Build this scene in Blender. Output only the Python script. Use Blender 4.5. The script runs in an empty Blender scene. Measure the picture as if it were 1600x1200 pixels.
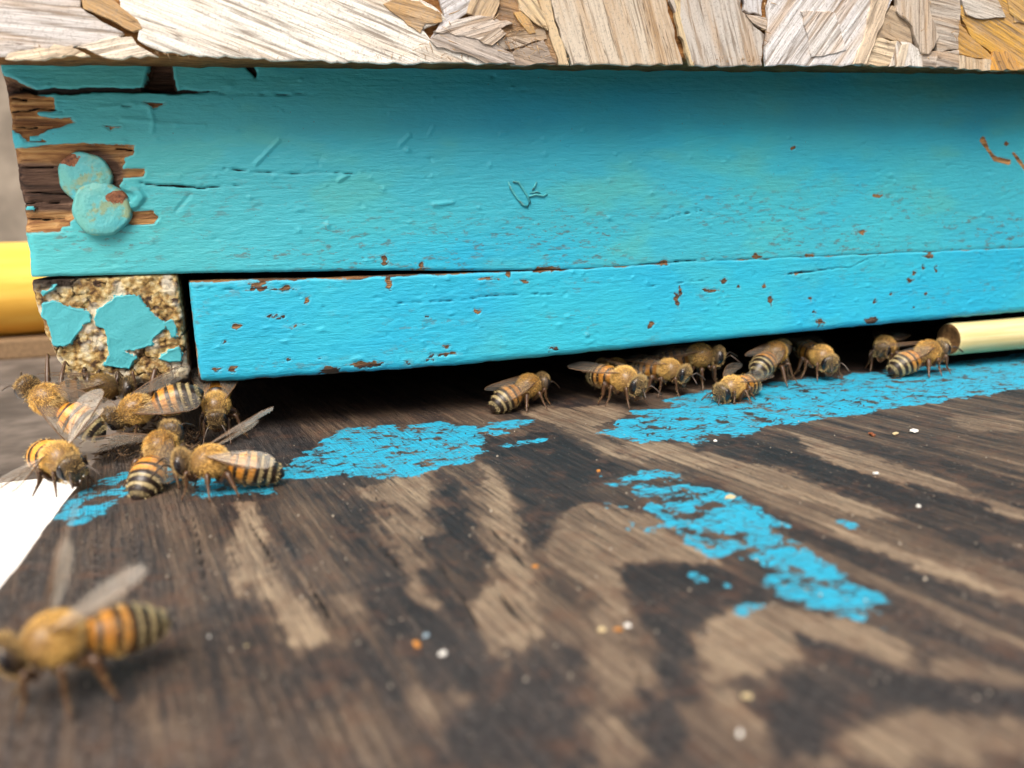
import bpy, bmesh, math, random
import numpy as np
from mathutils import Vector, Matrix

random.seed(7)
rng = np.random.default_rng(11)
scene = bpy.context.scene
C = scene.collection
MM = 0.001                                   # everything below is written in millimetres

# ------------------------------------------------------------------ camera
YAW, PITCH, ROLL = 16.0, 11.0, 1.9
CAM = np.array([0.0, -151.0, 36.0])
FPX = 1290.0                                 # focal length for a 1600 px wide picture
_y, _p, _r = np.radians([YAW, PITCH, ROLL])
_fh = np.array([math.sin(_y), math.cos(_y), 0.0])
FWD = math.cos(_p) * _fh - math.sin(_p) * np.array([0, 0, 1.0])
_r0 = np.array([math.cos(_y), -math.sin(_y), 0.0])
_u0 = np.cross(_r0, FWD)
RIGHT = math.cos(_r) * _r0 - math.sin(_r) * _u0
UP = math.sin(_r) * _r0 + math.cos(_r) * _u0

cd = bpy.data.cameras.new('camera')
cam = bpy.data.objects.new('camera', cd)
C.objects.link(cam)
scene.camera = cam
cam.matrix_world = Matrix(((RIGHT[0], UP[0], -FWD[0], CAM[0] * MM),
                           (RIGHT[1], UP[1], -FWD[1], CAM[1] * MM),
                           (RIGHT[2], UP[2], -FWD[2], CAM[2] * MM),
                           (0, 0, 0, 1)))
cd.sensor_width = 36.0
cd.lens = FPX / 1600.0 * 36.0
cd.clip_start = 0.002
cd.clip_end = 60.0
cd.dof.use_dof = True
cd.dof.focus_distance = 0.146
cd.dof.aperture_fstop = cd.lens / 1.4       # about a 1.4 mm wide aperture, a phone camera's

# ------------------------------------------------------------------ sky and sun
SUN_EL, SUN_AZ = 55.0, 236.0                 # azimuth of the sun, counter-clockwise from +X
w = bpy.data.worlds.new('World')
scene.world = w
w.use_nodes = True
nt = w.node_tree
sky = nt.nodes.new('ShaderNodeTexSky')
sky.sky_type = 'NISHITA'
sky.sun_disc = False
sky.sun_elevation = math.radians(SUN_EL)
sky.sun_rotation = math.radians(90.0 - SUN_AZ)
sky.air_density = 0.55
sky.dust_density = 10.0
sky.ozone_density = 0.0
bg = nt.nodes['Background']
bg.inputs['Strength'].default_value = 0.055
nt.links.new(sky.outputs[0], bg.inputs[0])
sd = bpy.data.lights.new('sun', 'SUN')
sd.energy = 1.5
sd.angle = math.radians(40)
sd.color = (1.0, 0.95, 0.87)
sun = bpy.data.objects.new('sun', sd)
C.objects.link(sun)
_d = Vector((math.cos(math.radians(SUN_AZ)) * math.cos(math.radians(SUN_EL)),
             math.sin(math.radians(SUN_AZ)) * math.cos(math.radians(SUN_EL)),
             math.sin(math.radians(SUN_EL))))
sun.rotation_euler = _d.to_track_quat('Z', 'Y').to_euler()
sun.location = _d * 2

vs = scene.view_settings
vs.view_transform = 'Standard'
vs.look = 'None'
vs.exposure = 1.36
vs.gamma = 1.0
vs.use_curve_mapping = False
scene.cycles.use_denoising = True
scene.cycles.use_adaptive_sampling = True
scene.cycles.adaptive_threshold = 0.02
scene.cycles.transparent_max_bounces = 16
scene.cycles.max_bounces = 5
scene.cycles.diffuse_bounces = 3
scene.cycles.glossy_bounces = 2
scene.cycles.transmission_bounces = 3

# ------------------------------------------------------------------ helpers: photo measurements -> places
def ray(px, py):
    return FWD + (px - 800.0) / FPX * RIGHT - (py - 600.0) / FPX * UP
def on_z(px, py, z=0.0):
    d = ray(px, py)
    return CAM + (z - CAM[2]) / d[2] * d
def on_y(px, py, y=0.0):
    d = ray(px, py)
    return CAM + (y - CAM[1]) / d[1] * d
def face(pts, y=0.0):
    return [(p[0], p[2]) for p in (on_y(a, b, y) for a, b in pts)]
def board(pts):
    return [(p[0], p[1]) for p in (on_z(a, b) for a, b in pts)]
def zoomed(pts, x0, y0, s):
    return [(x0 + u / s, y0 + v / s) for u, v in pts]

# ------------------------------------------------------------------ helpers: fields
def _hash(ix, iy, seed):
    n = (ix.astype(np.int64) * 374761393 + iy.astype(np.int64) * 668265263 + seed * 1442695041) & 0xFFFFFFFF
    n = ((n ^ (n >> 13)) * 1274126177) & 0xFFFFFFFF
    return ((n ^ (n >> 16)) & 0xFFFFFF) / float(0xFFFFFF)
def vnoise(x, y, seed=0):
    ix, iy = np.floor(x), np.floor(y)
    fx, fy = x - ix, y - iy
    fx, fy = fx * fx * (3 - 2 * fx), fy * fy * (3 - 2 * fy)
    a, b = _hash(ix, iy, seed), _hash(ix + 1, iy, seed)
    c, d = _hash(ix, iy + 1, seed), _hash(ix + 1, iy + 1, seed)
    return (a * (1 - fx) + b * fx) * (1 - fy) + (c * (1 - fx) + d * fx) * fy
def fbm(x, y, seed=0, octv=4):
    s, a, t = 0.0, 0.5, 0.0
    for o in range(octv):
        s = s + a * vnoise(x, y, seed + o * 17)
        t += a
        x, y, a = x * 2.03 + 11.3, y * 2.03 + 5.7, a * 0.5
    return s / t - 0.5                      # about -0.5 .. 0.5
def worley(x, y, seed=0):
    ix, iy = np.floor(x), np.floor(y)
    best = np.full(x.shape, 9.0); second = np.full(x.shape, 9.0)
    for dx in (-1, 0, 1):
        for dy in (-1, 0, 1):
            cx, cy = ix + dx, iy + dy
            d = np.hypot(cx + _hash(cx, cy, seed) - x, cy + _hash(cx, cy, seed + 5) - y)
            second = np.minimum(second, np.maximum(best, d))
            best = np.minimum(best, d)
    return best, second
def sstep(a, b, x):
    t = np.clip((x - a) / (b - a), 0, 1)
    return t * t * (3 - 2 * t)
def seg_dist(X, Y, a, b):
    dx, dy = b[0] - a[0], b[1] - a[1]
    L = dx * dx + dy * dy + 1e-12
    t = np.clip(((X - a[0]) * dx + (Y - a[1]) * dy) / L, 0, 1)
    return np.hypot(X - a[0] - t * dx, Y - a[1] - t * dy), t
def poly_sdf(X, Y, pts, reach=6.0):
    """positive inside, in mm; -reach far outside"""
    out = np.full(X.shape, -reach)
    P = np.array(pts)
    m = (X > P[:, 0].min() - reach) & (X < P[:, 0].max() + reach) & (Y > P[:, 1].min() - reach) & (Y < P[:, 1].max() + reach)
    if not m.any():
        return out
    x, y = X[m], Y[m]
    d = np.full(x.shape, 1e9)
    ins = np.zeros(x.shape, bool)
    n = len(P)
    for i in range(n):
        a, b = P[i], P[(i + 1) % n]
        d = np.minimum(d, seg_dist(x, y, a, b)[0])
        c = (a[1] > y) != (b[1] > y)
        xi = (b[0] - a[0]) * (y - a[1]) / (b[1] - a[1] + 1e-12) + a[0]
        ins ^= c & (x < xi)
    out[m] = np.maximum(np.where(ins, d, -d), -reach)
    return out
def line_field(X, Y, pts, wds, reach=3.0):
    """positive inside a line whose half width runs along wds"""
    out = np.full(X.shape, -reach)
    P = np.array(pts)
    m = (X > P[:, 0].min() - reach) & (X < P[:, 0].max() + reach) & (Y > P[:, 1].min() - reach) & (Y < P[:, 1].max() + reach)
    if not m.any():
        return out
    x, y = X[m], Y[m]
    v = np.full(x.shape, -reach)
    for i in range(len(P) - 1):
        d, t = seg_dist(x, y, P[i], P[i + 1])
        v = np.maximum(v, wds[i] + (wds[i + 1] - wds[i]) * t - d)
    out[m] = v
    return out
def ell_field(X, Y, c, rx, ry, reach=3.0):
    d = np.hypot((X - c[0]) / rx, (Y - c[1]) / ry)
    return np.maximum((1 - d) * min(rx, ry), -reach)

# ------------------------------------------------------------------ helpers: objects
def mesh_obj(name, verts, faces, mats=None, parent=None, smooth=True, attrs=None, fmat=None, cols=None):
    me = bpy.data.meshes.new(name)
    V = np.asarray(verts, float) * MM
    me.from_pydata(V.tolist(), [], faces if isinstance(faces, list) else faces.tolist())
    if smooth:
        me.polygons.foreach_set('use_smooth', np.ones(len(me.polygons), bool))
    for k, v in (attrs or {}).items():
        a = me.attributes.new(k, 'FLOAT', 'POINT')
        a.data.foreach_set('value', np.asarray(v, np.float32))
    if cols is not None:
        a = me.attributes.new('tint', 'FLOAT_COLOR', 'POINT')
        cc = np.ones((len(V), 4), np.float32); cc[:, :3] = cols
        a.data.foreach_set('color', cc.ravel())
    for m in (mats if isinstance(mats, (list, tuple)) else [mats]):
        if m: me.materials.append(m)
    if fmat is not None:
        me.polygons.foreach_set('material_index', np.asarray(fmat, np.int32))
    me.update()
    o = bpy.data.objects.new(name, me)
    C.objects.link(o)
    if parent is not None: o.parent = parent
    return o
def tag(o, label, cat, group=None, kind=None):
    if label: o['label'] = label
    if cat: o['category'] = cat
    if group: o['group'] = group
    if kind: o['kind'] = kind
    return o
def empty(name, loc=(0, 0, 0)):
    e = bpy.data.objects.new(name, None)
    e.empty_display_size = 0.005
    e.location = Vector(loc) * MM
    C.objects.link(e)
    return e
def slab(name, P, back, mats, parent=None, attrs=None):
    """a relief sheet P[j,i] with side walls running back along the vector `back` and a closed rear"""
    nj, ni = P.shape[:2]
    V = P.reshape(-1, 3)
    idx = np.arange(nj * ni).reshape(nj, ni)
    q = np.stack([idx[:-1, :-1], idx[:-1, 1:], idx[1:, 1:], idx[1:, :-1]], -1).reshape(-1, 4).tolist()
    loop = np.concatenate([idx[0, :], idx[1:, -1], idx[-1, -2::-1], idx[-2:0:-1, 0]])
    B = V[loop].copy()
    ax = int(np.argmax(np.abs(back)))
    base = V[:, ax].mean() + back[ax]
    B[:, ax] = base
    # the wall needs its own vertices so that its normals stay sharp
    n0 = len(V); n1 = n0 + len(loop)
    VV = np.concatenate([V, V[loop], B])
    L = len(loop)
    for k in range(L):
        k2 = (k + 1) % L
        q.append([n0 + k2, n0 + k, n1 + k, n1 + k2])
    q.append(list(range(n1 + L - 1, n1 - 1, -1)))
    A = {}
    for k, v in (attrs or {}).items():
        v = np.asarray(v).reshape(-1)
        A[k] = np.concatenate([v, v[loop], v[loop]])
    return mesh_obj(name, VV, q, mats, parent, True, A)
def box(name, lo, hi, mat, parent=None, bev=0.0):
    bm = bmesh.new()
    bmesh.ops.create_cube(bm, size=1.0)
    lo, hi = np.array(lo, float), np.array(hi, float)
    for v in bm.verts:
        v.co = Vector((lo + (np.array(v.co) + 0.5) * (hi - lo)) * MM)
    if bev:
        bmesh.ops.bevel(bm, geom=bm.edges[:], offset=bev * MM, segments=2, affect='EDGES', profile=0.6)
    me = bpy.data.meshes.new(name); bm.to_mesh(me); bm.free()
    me.materials.append(mat)
    o = bpy.data.objects.new(name, me); C.objects.link(o)
    if parent is not None: o.parent = parent
    return o

# ------------------------------------------------------------------ helpers: materials
class Mat:
    def __init__(s, name):
        s.m = bpy.data.materials.new(name); s.m.use_nodes = True
        s.t = s.m.node_tree; s.b = s.t.nodes['Principled BSDF']; s.out = s.t.nodes['Material Output']
        tc = s.n('ShaderNodeTexCoord')
        sc_ = s.n('ShaderNodeVectorMath', operation='SCALE'); sc_.inputs['Scale'].default_value = 1000.0
        s.l(tc.outputs['Object'], sc_.inputs[0]); s.co = sc_.outputs[0]      # object space in mm
    def n(s, typ, **kw):
        x = s.t.nodes.new(typ)
        for k, v in kw.items(): setattr(x, k, v)
        return x
    def l(s, a, b): s.t.links.new(a, b)
    def put(s, sock, v):
        if hasattr(v, 'is_output') or hasattr(v, 'links'): s.l(v, sock)
        else: sock.default_value = v
    def noise(s, scale, vec=None, stretch=None, detail=4, rough=0.55, dist=0.0, rot=None):
        v = vec or s.co
        if stretch or rot:
            mp = s.n('ShaderNodeMapping')
            if rot: mp.inputs['Rotation'].default_value = rot
            s.l(v, mp.inputs[0])
            v = mp.outputs[0]
            if stretch:
                m2 = s.n('ShaderNodeMapping'); m2.inputs['Scale'].default_value = stretch
                s.l(v, m2.inputs[0]); v = m2.outputs[0]
        x = s.n('ShaderNodeTexNoise'); x.inputs['Scale'].default_value = scale
        x.inputs['Detail'].default_value = min(detail, 4.5); x.inputs['Roughness'].default_value = rough
        x.inputs['Distortion'].default_value = dist
        s.l(v, x.inputs['Vector']); return x.outputs['Fac']
    def voro(s, scale, stretch=None, feature='F1', vec=None):
        v = vec or s.co
        if stretch:
            mp = s.n('ShaderNodeMapping'); mp.inputs['Scale'].default_value = stretch; s.l(v, mp.inputs[0]); v = mp.outputs[0]
        x = s.n('ShaderNodeTexVoronoi', feature=feature); x.inputs['Scale'].default_value = scale
        s.l(v, x.inputs['Vector']); return x.outputs['Distance']
    def attr(s, name, col=False):
        x = s.n('ShaderNodeAttribute'); x.attribute_name = name
        return x.outputs['Color'] if col else x.outputs['Fac']
    def math(s, op, a, b=0.0, clamp=False):
        x = s.n('ShaderNodeMath', operation=op); x.use_clamp = clamp
        s.put(x.inputs[0], a); s.put(x.inputs[1], b); return x.outputs[0]
    def rng(s, v, a, b, c=0.0, d=1.0):
        x = s.n('ShaderNodeMapRange'); x.interpolation_type = 'SMOOTHSTEP'
        s.put(x.inputs[0], v); x.inputs[1].default_value = a; x.inputs[2].default_value = b
        x.inputs[3].default_value = c; x.inputs[4].default_value = d; return x.outputs[0]
    def ramp(s, v, stops):
        x = s.n('ShaderNodeValToRGB'); s.l(v, x.inputs[0]); e = x.color_ramp.elements
        while len(e) < len(stops): e.new(0.5)
        for q, (p, c) in zip(e, stops): q.position = p; q.color = (*c, 1)
        return x.outputs[0]
    def mix(s, f, a, b, blend='MIX'):
        x = s.n('ShaderNodeMix', data_type='RGBA', blend_type=blend)
        s.put(x.inputs[0], f)
        for k, v in ((6, a), (7, b)):
            if isinstance(v, tuple): x.inputs[k].default_value = (*v, 1)
            else: s.l(v, x.inputs[k])
        return x.outputs[2]
    def bump(s, h, dist, strength=1.0, normal=None):
        x = s.n('ShaderNodeBump'); x.inputs['Strength'].default_value = strength
        x.inputs['Distance'].default_value = dist * MM
        s.l(h, x.inputs['Height'])
        if normal: s.l(normal, x.inputs['Normal'])
        return x.outputs[0]
    def fin(s, col, rough=0.6, normal=None, spec=0.5):
        if isinstance(col, tuple): s.b.inputs['Base Color'].default_value = (*col, 1)
        else: s.l(col, s.b.inputs['Base Color'])
        s.put(s.b.inputs['Roughness'], rough)
        s.put(s.b.inputs['Specular IOR Level'], spec)
        if normal: s.l(normal, s.b.inputs['Normal'])
        return s.m

CYAN = (0.022, 0.40, 0.62)
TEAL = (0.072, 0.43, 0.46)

def paint_colour(M):
    """old cyan oil paint: slow drift of tone, chalky greenish weathering, fine grime in the pores"""
    drift = M.noise(0.035, detail=3)
    col = M.mix(M.rng(drift, 0.35, 0.68), CYAN, (0.034, 0.45, 0.60))
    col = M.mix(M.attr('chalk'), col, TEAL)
    grime = M.noise(1.6, stretch=(0.45, 1, 1.3), detail=6, rough=0.7)
    col = M.mix(M.rng(grime, 0.60, 0.80, 0, 0.30), col, (0.05, 0.20, 0.22))
    light = M.noise(0.5, stretch=(0.3, 1, 1), detail=4)
    col = M.mix(M.rng(light, 0.55, 0.8, 0, 0.22), col, (0.08, 0.50, 0.62))
    return col

def make_face_material(name, grain=(0.10, 1.0, 1.0)):
    M = Mat(name)
    pc = paint_colour(M)
    # bare wood with horizontal grain
    g1 = M.noise(1.1, stretch=grain, detail=6, rough=0.6)
    wood = M.ramp(g1, [(0.25, (0.060, 0.028, 0.014)), (0.42, (0.22, 0.10, 0.038)), (0.56, (0.42, 0.23, 0.085)), (0.75, (0.58, 0.40, 0.20))])
    dark = M.ramp(g1, [(0.3, (0.012, 0.007, 0.005)), (0.5, (0.075, 0.040, 0.026)), (0.72, (0.20, 0.12, 0.080))])
    wood = M.mix(M.attr('dark'), wood, dark)
    # chips: attribute is a distance in mm, roughened here
    n2 = M.noise(2.2, stretch=(0.5, 1, 1), detail=5, rough=0.65)
    b = M.math('ADD', M.attr('bare'), M.math('MULTIPLY', M.math('SUBTRACT', n2, 0.5), 0.55))
    bare = M.rng(b, -0.05, 0.07)
    edge = M.math('MULTIPLY', M.rng(b, -0.42, -0.02), M.math('SUBTRACT', 1.0, bare))
    # thin spots where grime sits in worn paint
    wr = M.noise(0.95, stretch=(0.38, 1, 1.1), detail=6, rough=0.72)
    worn = M.math('MULTIPLY', M.attr('worn'), M.rng(wr, 0.52, 0.62), clamp=True)
    col = M.mix(M.math('MULTIPLY', worn, 0.7), pc, (0.11, 0.12, 0.10))
    col = M.mix(M.math('MULTIPLY', edge, 0.12), col, (0.30, 0.42, 0.36))
    # flecks: tiny knocked-off points
    fk = M.voro(0.42)
    fm = M.math('LESS_THAN', fk, 0.045)
    col = M.mix(M.math('MULTIPLY', fm, 0.6), col, (0.10, 0.10, 0.085))
    col = M.mix(bare, col, wood)
    c = M.math('ADD', M.attr('crack'), M.math('MULTIPLY', M.math('SUBTRACT', M.noise(3.0, stretch=(0.6, 1, 1)), 0.5), 0.16))
    crack = M.rng(c, -0.05, 0.07)
    col = M.mix(crack, col, (0.012, 0.010, 0.009))
    # relief: brush marks and pores (chips and cracks are in the mesh)
    h1 = M.noise(1.2, stretch=(0.35, 1, 1), detail=5, rough=0.65)
    h1 = M.math('ADD', h1, M.math('MULTIPLY', M.noise(2.2, stretch=(0.05, 1, 1), detail=2), 0.32))
    br = M.rng(M.attr('bare'), -0.1, 0.1)
    mixh = M.n('ShaderNodeMix', data_type='FLOAT')
    M.l(br, mixh.inputs[0]); M.l(h1, mixh.inputs[2]); M.l(M.math('MULTIPLY', M.noise(1.6, stretch=grain, detail=4, rough=0.65), 3.0), mixh.inputs[3])
    nrm = M.bump(mixh.outputs[0], 0.24, 0.9)
    ro = M.math('ADD', M.math('MULTIPLY', bare, 0.34), M.rng(h1, 0.3, 0.7, 0.36, 0.52))
    return M.fin(col, ro, nrm, 0.35)

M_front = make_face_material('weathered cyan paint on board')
def make_nail_material():
    M = Mat('painted nail head with rust and olive film')
    pc = M.mix(M.attr('chalk'), (0.05, 0.40, 0.52), (0.13, 0.42, 0.38))
    o1 = M.noise(0.32, detail=4, rough=.6)
    pc = M.mix(M.rng(o1, .50, .62, 0, .75), pc, (0.26, 0.30, 0.13))
    pc = M.mix(M.rng(M.noise(2.5, detail=5, rough=.7), .56, .7, 0, .5), pc, (0.07, 0.16, 0.15))
    n2 = M.noise(1.5, detail=5, rough=.7)
    b = M.math('ADD', M.attr('bare'), M.math('MULTIPLY', M.math('SUBTRACT', n2, 0.5), 1.2))
    bare = M.rng(b, -.05, .07)
    rust = M.ramp(n2, [(.3, (0.05, 0.02, 0.012)), (.55, (0.22, 0.085, 0.04)), (.8, (0.42, 0.22, 0.12))])
    return M.fin(M.mix(bare, pc, rust), M.rng(bare, 0, 1, .42, .8), M.bump(M.noise(1.8, detail=4), .16, .9), .4)
M_nail = make_nail_material()
M_side = make_face_material('weathered cyan paint on side board', (1.0, 0.10, 1.0))

def make_end_grain():
    M = Mat('lichen crusted end grain with paint islands')
    pc = paint_colour(M)
    pc = M.mix(0.55, pc, (0.075, 0.36, 0.38))
    cells = M.voro(1.0); cells2 = M.voro(2.6)
    nn = M.noise(0.40, detail=5, rough=0.62)
    crust = M.ramp(M.math('ADD', M.math('MULTIPLY', nn, 1.0), M.math('MULTIPLY', cells, -0.30)),
                   [(0.10, (0.020, 0.011, 0.007)), (0.22, (0.12, 0.065, 0.028)), (0.32, (0.42, 0.27, 0.09)), (0.46, (0.66, 0.54, 0.28)), (0.62, (0.76, 0.71, 0.56))])
    pores = M.math('LESS_THAN', cells2, 0.11)
    crust = M.mix(M.math('MULTIPLY', pores, 0.8), crust, (0.03, 0.017, 0.010))
    dk = M.noise(0.30, detail=4, rough=0.6)
    crust = M.mix(M.rng(dk, 0.58, 0.66), crust, (0.055, 0.032, 0.022))
    lo = M.noise(0.22, detail=3)
    crust = M.mix(M.rng(lo, 0.50, 0.62, 0, .7), crust, (0.74, 0.70, 0.58))
    crust = M.mix(M.rng(lo, 0.46, 0.36, 0, .6), crust, (0.22, 0.12, 0.045))
    crust = M.mix(M.attr('dark'), crust, (0.030, 0.019, 0.013))
    b = M.math('ADD', M.attr('paint'), M.math('MULTIPLY', M.math('SUBTRACT', M.noise(1.6, detail=5, rough=.65), 0.5), 1.3))
    isl = M.rng(b, -0.04, 0.05)
    col = M.mix(isl, crust, pc)
    hc = M.math('MULTIPLY', M.noise(3.0, detail=4, rough=0.7), M.rng(M.attr('paint'), -.1, .1, 1.0, .25))
    nrm = M.bump(hc, 0.45, 1.0)
    return M.fin(col, M.rng(isl, 0, 1, 0.85, 0.48), nrm, 0.35)
M_end = make_end_grain()

GRAIN_ROT = math.radians(80.0)               # the ply grain of the landing board runs at -80 deg
def make_board_material():
    M = Mat('weathered plywood with paint remains')
    rz = (0, 0, GRAIN_ROT)                   # rotated so that x runs along the grain
    fine = M.noise(1.5, rot=rz, stretch=(0.055, 1.0, 1.0), detail=7, rough=0.65)
    mid = M.noise(0.45, rot=rz, stretch=(0.09, 1.0, 1.0), detail=5, rough=0.6)
    speck = M.noise(2.3, detail=6, rough=0.75)
    blot = M.noise(0.22, detail=5, rough=0.65)
    t = M.attr('tan')
    t = M.math('ADD', t, M.math('MULTIPLY', M.math('SUBTRACT', fine, 0.5), 0.85))
    t = M.math('ADD', t, M.math('MULTIPLY', M.math('SUBTRACT', mid, 0.5), 0.55))
    t = M.math('ADD', t, M.math('MULTIPLY', M.math('SUBTRACT', speck, 0.5), 0.8))
    ln = M.noise(0.9, rot=rz, stretch=(0.018, 1.0, 1.0), detail=3, rough=0.55)
    lines = M.rng(M.math('ABSOLUTE', M.math('SUBTRACT', ln, 0.5)), 0.0, 0.016, 1.0, 0.0)
    lines = M.math('MULTIPLY', lines, M.rng(mid, 0.42, 0.55))
    t = M.math('SUBTRACT', t, M.math('MULTIPLY', lines, 0.65))
    wood = M.ramp(t, [(0.08, (0.014, 0.012, 0.013)), (0.24, (0.030, 0.024, 0.023)), (0.46, (0.078, 0.053, 0.038)), (0.66, (0.150, 0.106, 0.073)), (0.98, (0.32, 0.243, 0.162))])
    # grey mildew bloom, plus the sheen and haze of the near end painted in
    wood = M.mix(M.math('MULTIPLY', M.attr('grey'), M.rng(speck, 0.42, 0.66, 0.0, 0.75)), wood, (0.135, 0.128, 0.125))
    wood = M.mix(M.rng(blot, 0.50, 0.68, 0, 0.45), wood, (0.115, 0.060, 0.038))
    pits = M.math('LESS_THAN', M.voro(0.9), 0.10)
    wood = M.mix(M.math('MULTIPLY', pits, 0.6), wood, (0.34, 0.30, 0.24))
    c = M.math('ADD', M.attr('crack'), M.math('MULTIPLY', M.math('SUBTRACT', fine, 0.5), 0.25))
    crack = M.rng(c, -0.10, 0.05)
    wood = M.mix(crack, wood, (0.010, 0.008, 0.008))
    # paint remains
    fl = M.noise(1.6, rot=rz, stretch=(0.45, 1.0, 1.0), detail=5, rough=0.72)
    chk = M.voro(0.62, stretch=(0.55, 1.5, 1.0), feature='DISTANCE_TO_EDGE')
    p = M.math('ADD', M.attr('paint'), M.math('MULTIPLY', M.math('SUBTRACT', fl, 0.5), 2.0))
    p = M.math('SUBTRACT', p, M.rng(chk, 0.0, 0.06, 1.9, 0.0))
    p = M.math('SUBTRACT', p, M.math('MULTIPLY', M.rng(fine, 0.56, 0.72), 0.8))
    pm = M.rng(p, -0.08, 0.08)
    pc = M.mix(M.rng(M.noise(0.6, detail=5), 0.35, 0.7), (0.020, 0.38, 0.59), (0.03, 0.32, 0.48))
    pc = M.mix(M.rng(speck, 0.54, 0.72, 0, 0.65), pc, (0.05, 0.13, 0.16))
    pc = M.mix(M.rng(p, 0.55, 0.0, 0, 0.45), pc, (0.07, 0.17, 0.20))
    pc = M.mix(M.math('MULTIPLY', lines, 0.5), pc, (0.05, 0.06, 0.06))
    col = M.mix(pm, wood, pc)
    nrm = M.bump(M.noise(1.3, rot=rz, stretch=(0.07, 1.0, 1.0), detail=4, rough=0.75), 0.7, 0.9)
    ro = M.math('SUBTRACT', M.rng(speck, 0.3, 0.7, 0.50, 0.72), M.math('MULTIPLY', pm, 0.08))
    return M.fin(col, ro, nrm, 0.28)
M_board = make_board_material()

def make_strand_material():
    M = Mat('weathered wood strand')
    oi = M.n('ShaderNodeObjectInfo')
    off = M.n('ShaderNodeVectorMath', operation='ADD')
    sc2 = M.n('ShaderNodeVectorMath', operation='SCALE'); sc2.inputs['Scale'].default_value = 300.0
    cx = M.n('ShaderNodeCombineXYZ'); M.l(oi.outputs['Random'], cx.inputs[0]); M.l(oi.outputs['Random'], cx.inputs[2])
    M.l(cx.outputs[0], sc2.inputs[0]); M.l(M.co, off.inputs[0]); M.l(sc2.outputs[0], off.inputs[1])
    v = off.outputs[0]
    g = M.noise(1.3, v, stretch=(0.05, 1, 1), detail=7, rough=0.65)
    g2 = M.noise(0.35, v, stretch=(0.10, 1, 1), detail=4)
    sp = M.noise(2.4, v, detail=6, rough=0.75)
    bl = M.noise(0.18, v, detail=4)
    col = M.mix(M.rng(g, 0.34, 0.52, 0.80, 0.0), oi.outputs['Color'], (0.19, 0.145, 0.105))
    col = M.mix(M.rng(g2, 0.46, 0.70, 0.0, 0.6), col, (0.46, 0.29, 0.14))
    col = M.mix(M.rng(sp, 0.50, 0.70, 0.0, 0.70), col, (0.26, 0.235, 0.21))
    col = M.mix(M.rng(bl, 0.52, 0.7, 0.0, 0.35), col, (0.55, 0.46, 0.36))
    cr = M.noise(0.75, v, stretch=(0.035, 1, 1), detail=3, rough=0.5)
    line = M.rng(M.math('ABSOLUTE', M.math('SUBTRACT', cr, 0.5)), 0.0, 0.012, 1.0, 0.0)
    line = M.math('MULTIPLY', line, M.rng(g2, 0.40, 0.55))
    col = M.mix(M.math('MULTIPLY', line, 0.75), col, (0.09, 0.055, 0.030))
    return M.fin(col, 0.8, M.bump(g, 0.5, 0.9), 0.25)
M_strand = make_strand_material()

def make_core_material():
    M = Mat('raw brown strand board core')
    g = M.noise(1.4, stretch=(0.25, 1, 1), detail=6, rough=0.7)
    g2 = M.noise(0.25, detail=4)
    col = M.ramp(g, [(0.28, (0.06, 0.027, 0.010)), (0.5, (0.32, 0.145, 0.045)), (0.75, (0.55, 0.30, 0.11))])
    col = M.mix(M.rng(g2, 0.4, 0.7, 0, 0.5), col, (0.10, 0.048, 0.020))
    return M.fin(col, 0.85, M.bump(g, 0.6, 1.0), 0.2)
M_core = make_core_material()

def simple(name, col, rough=0.6, var=0.25, scale=1.0, bump=0.15, spec=0.4, stretch=None, col2=None):
    M = Mat(name)
    n = M.noise(scale, stretch=stretch, detail=6, rough=0.65)
    c2 = col2 or tuple(max(0.0, x * (1 - var * 2)) for x in col)
    c = M.mix(M.rng(n, 0.35, 0.68), c2, col)
    return M.fin(c, rough, M.bump(n, bump, 0.8), spec)
M_dark = simple('dark hive interior wood', (0.030, 0.022, 0.016), 0.85, 0.3, 0.2, 0.3)
M_white = simple('white painted sheet', (0.86, 0.86, 0.84), 0.45, 0.03, 0.1, 0.05)
M_stand = simple('grey weathered stand planks', (0.20, 0.165, 0.14), 0.85, 0.3, 0.035, 0.3, 0.2)
M_wallm = simple('beige rendered wall', (0.36, 0.31, 0.25), 0.9, 0.2, 0.02, 0.5)
M_ground = simple('bare brown earth', (0.20, 0.155, 0.11), 0.95, 0.3, 0.02, 1.0)
M_straw = simple('pale straw coloured cane', (0.72, 0.62, 0.33), 0.6, 0.06, 0.9, 0.08, 0.3, (0.05, 1, 1), (0.62, 0.50, 0.23))
M_cut = simple('brown cut end of cane', (0.26, 0.13, 0.045), 0.8, 0.3, 1.2, 0.3)
M_yellow = simple('yellow varnished pole', (0.92, 0.60, 0.12), 0.85, 0.08, 0.1, 0.1, 0.3, (0.1, 1, 1), (0.78, 0.42, 0.06))
M_litter = simple('brown wood and wax litter', (0.13, 0.078, 0.040), 0.85, 0.35, 1.2, 0.4)

# ================================================================== setting behind the hive
ground = box('ground', (-6000, -3000, -520), (6000, 9000, -500), M_ground)
tag(ground, None, None, kind='structure')
wall = box('garden_wall', (-2600, 1100, -500), (1200, 1240, 700), M_wallm, bev=8)
tag(wall, 'blurred grey beige rendered wall far behind the left end of the hive', 'wall')
stand = empty('hive_stand', (0, 60, -500))
for k in range(4):
    y0 = -210 + k * 125
    o = box('plank', (-420, y0, -30), (320, y0 + 122, -12), M_stand, bev=2.0); o.parent = stand; o.location = Vector((0, -60, 500)) * MM
for x in (-380, 260):
    for y in (-180, 250):
        o = box('leg', (x, y, -500), (x + 40, y + 40, -30.2), M_stand, bev=2); o.parent = stand; o.location = Vector((0, -60, 500)) * MM
tag(stand, 'grey weathered plank stand carrying the hive and its landing board', 'stand')
sheet = box('white_sheet', (-260, -190, -11.98), (-32.2, 27, -10.6), M_white, bev=0.5)
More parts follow.
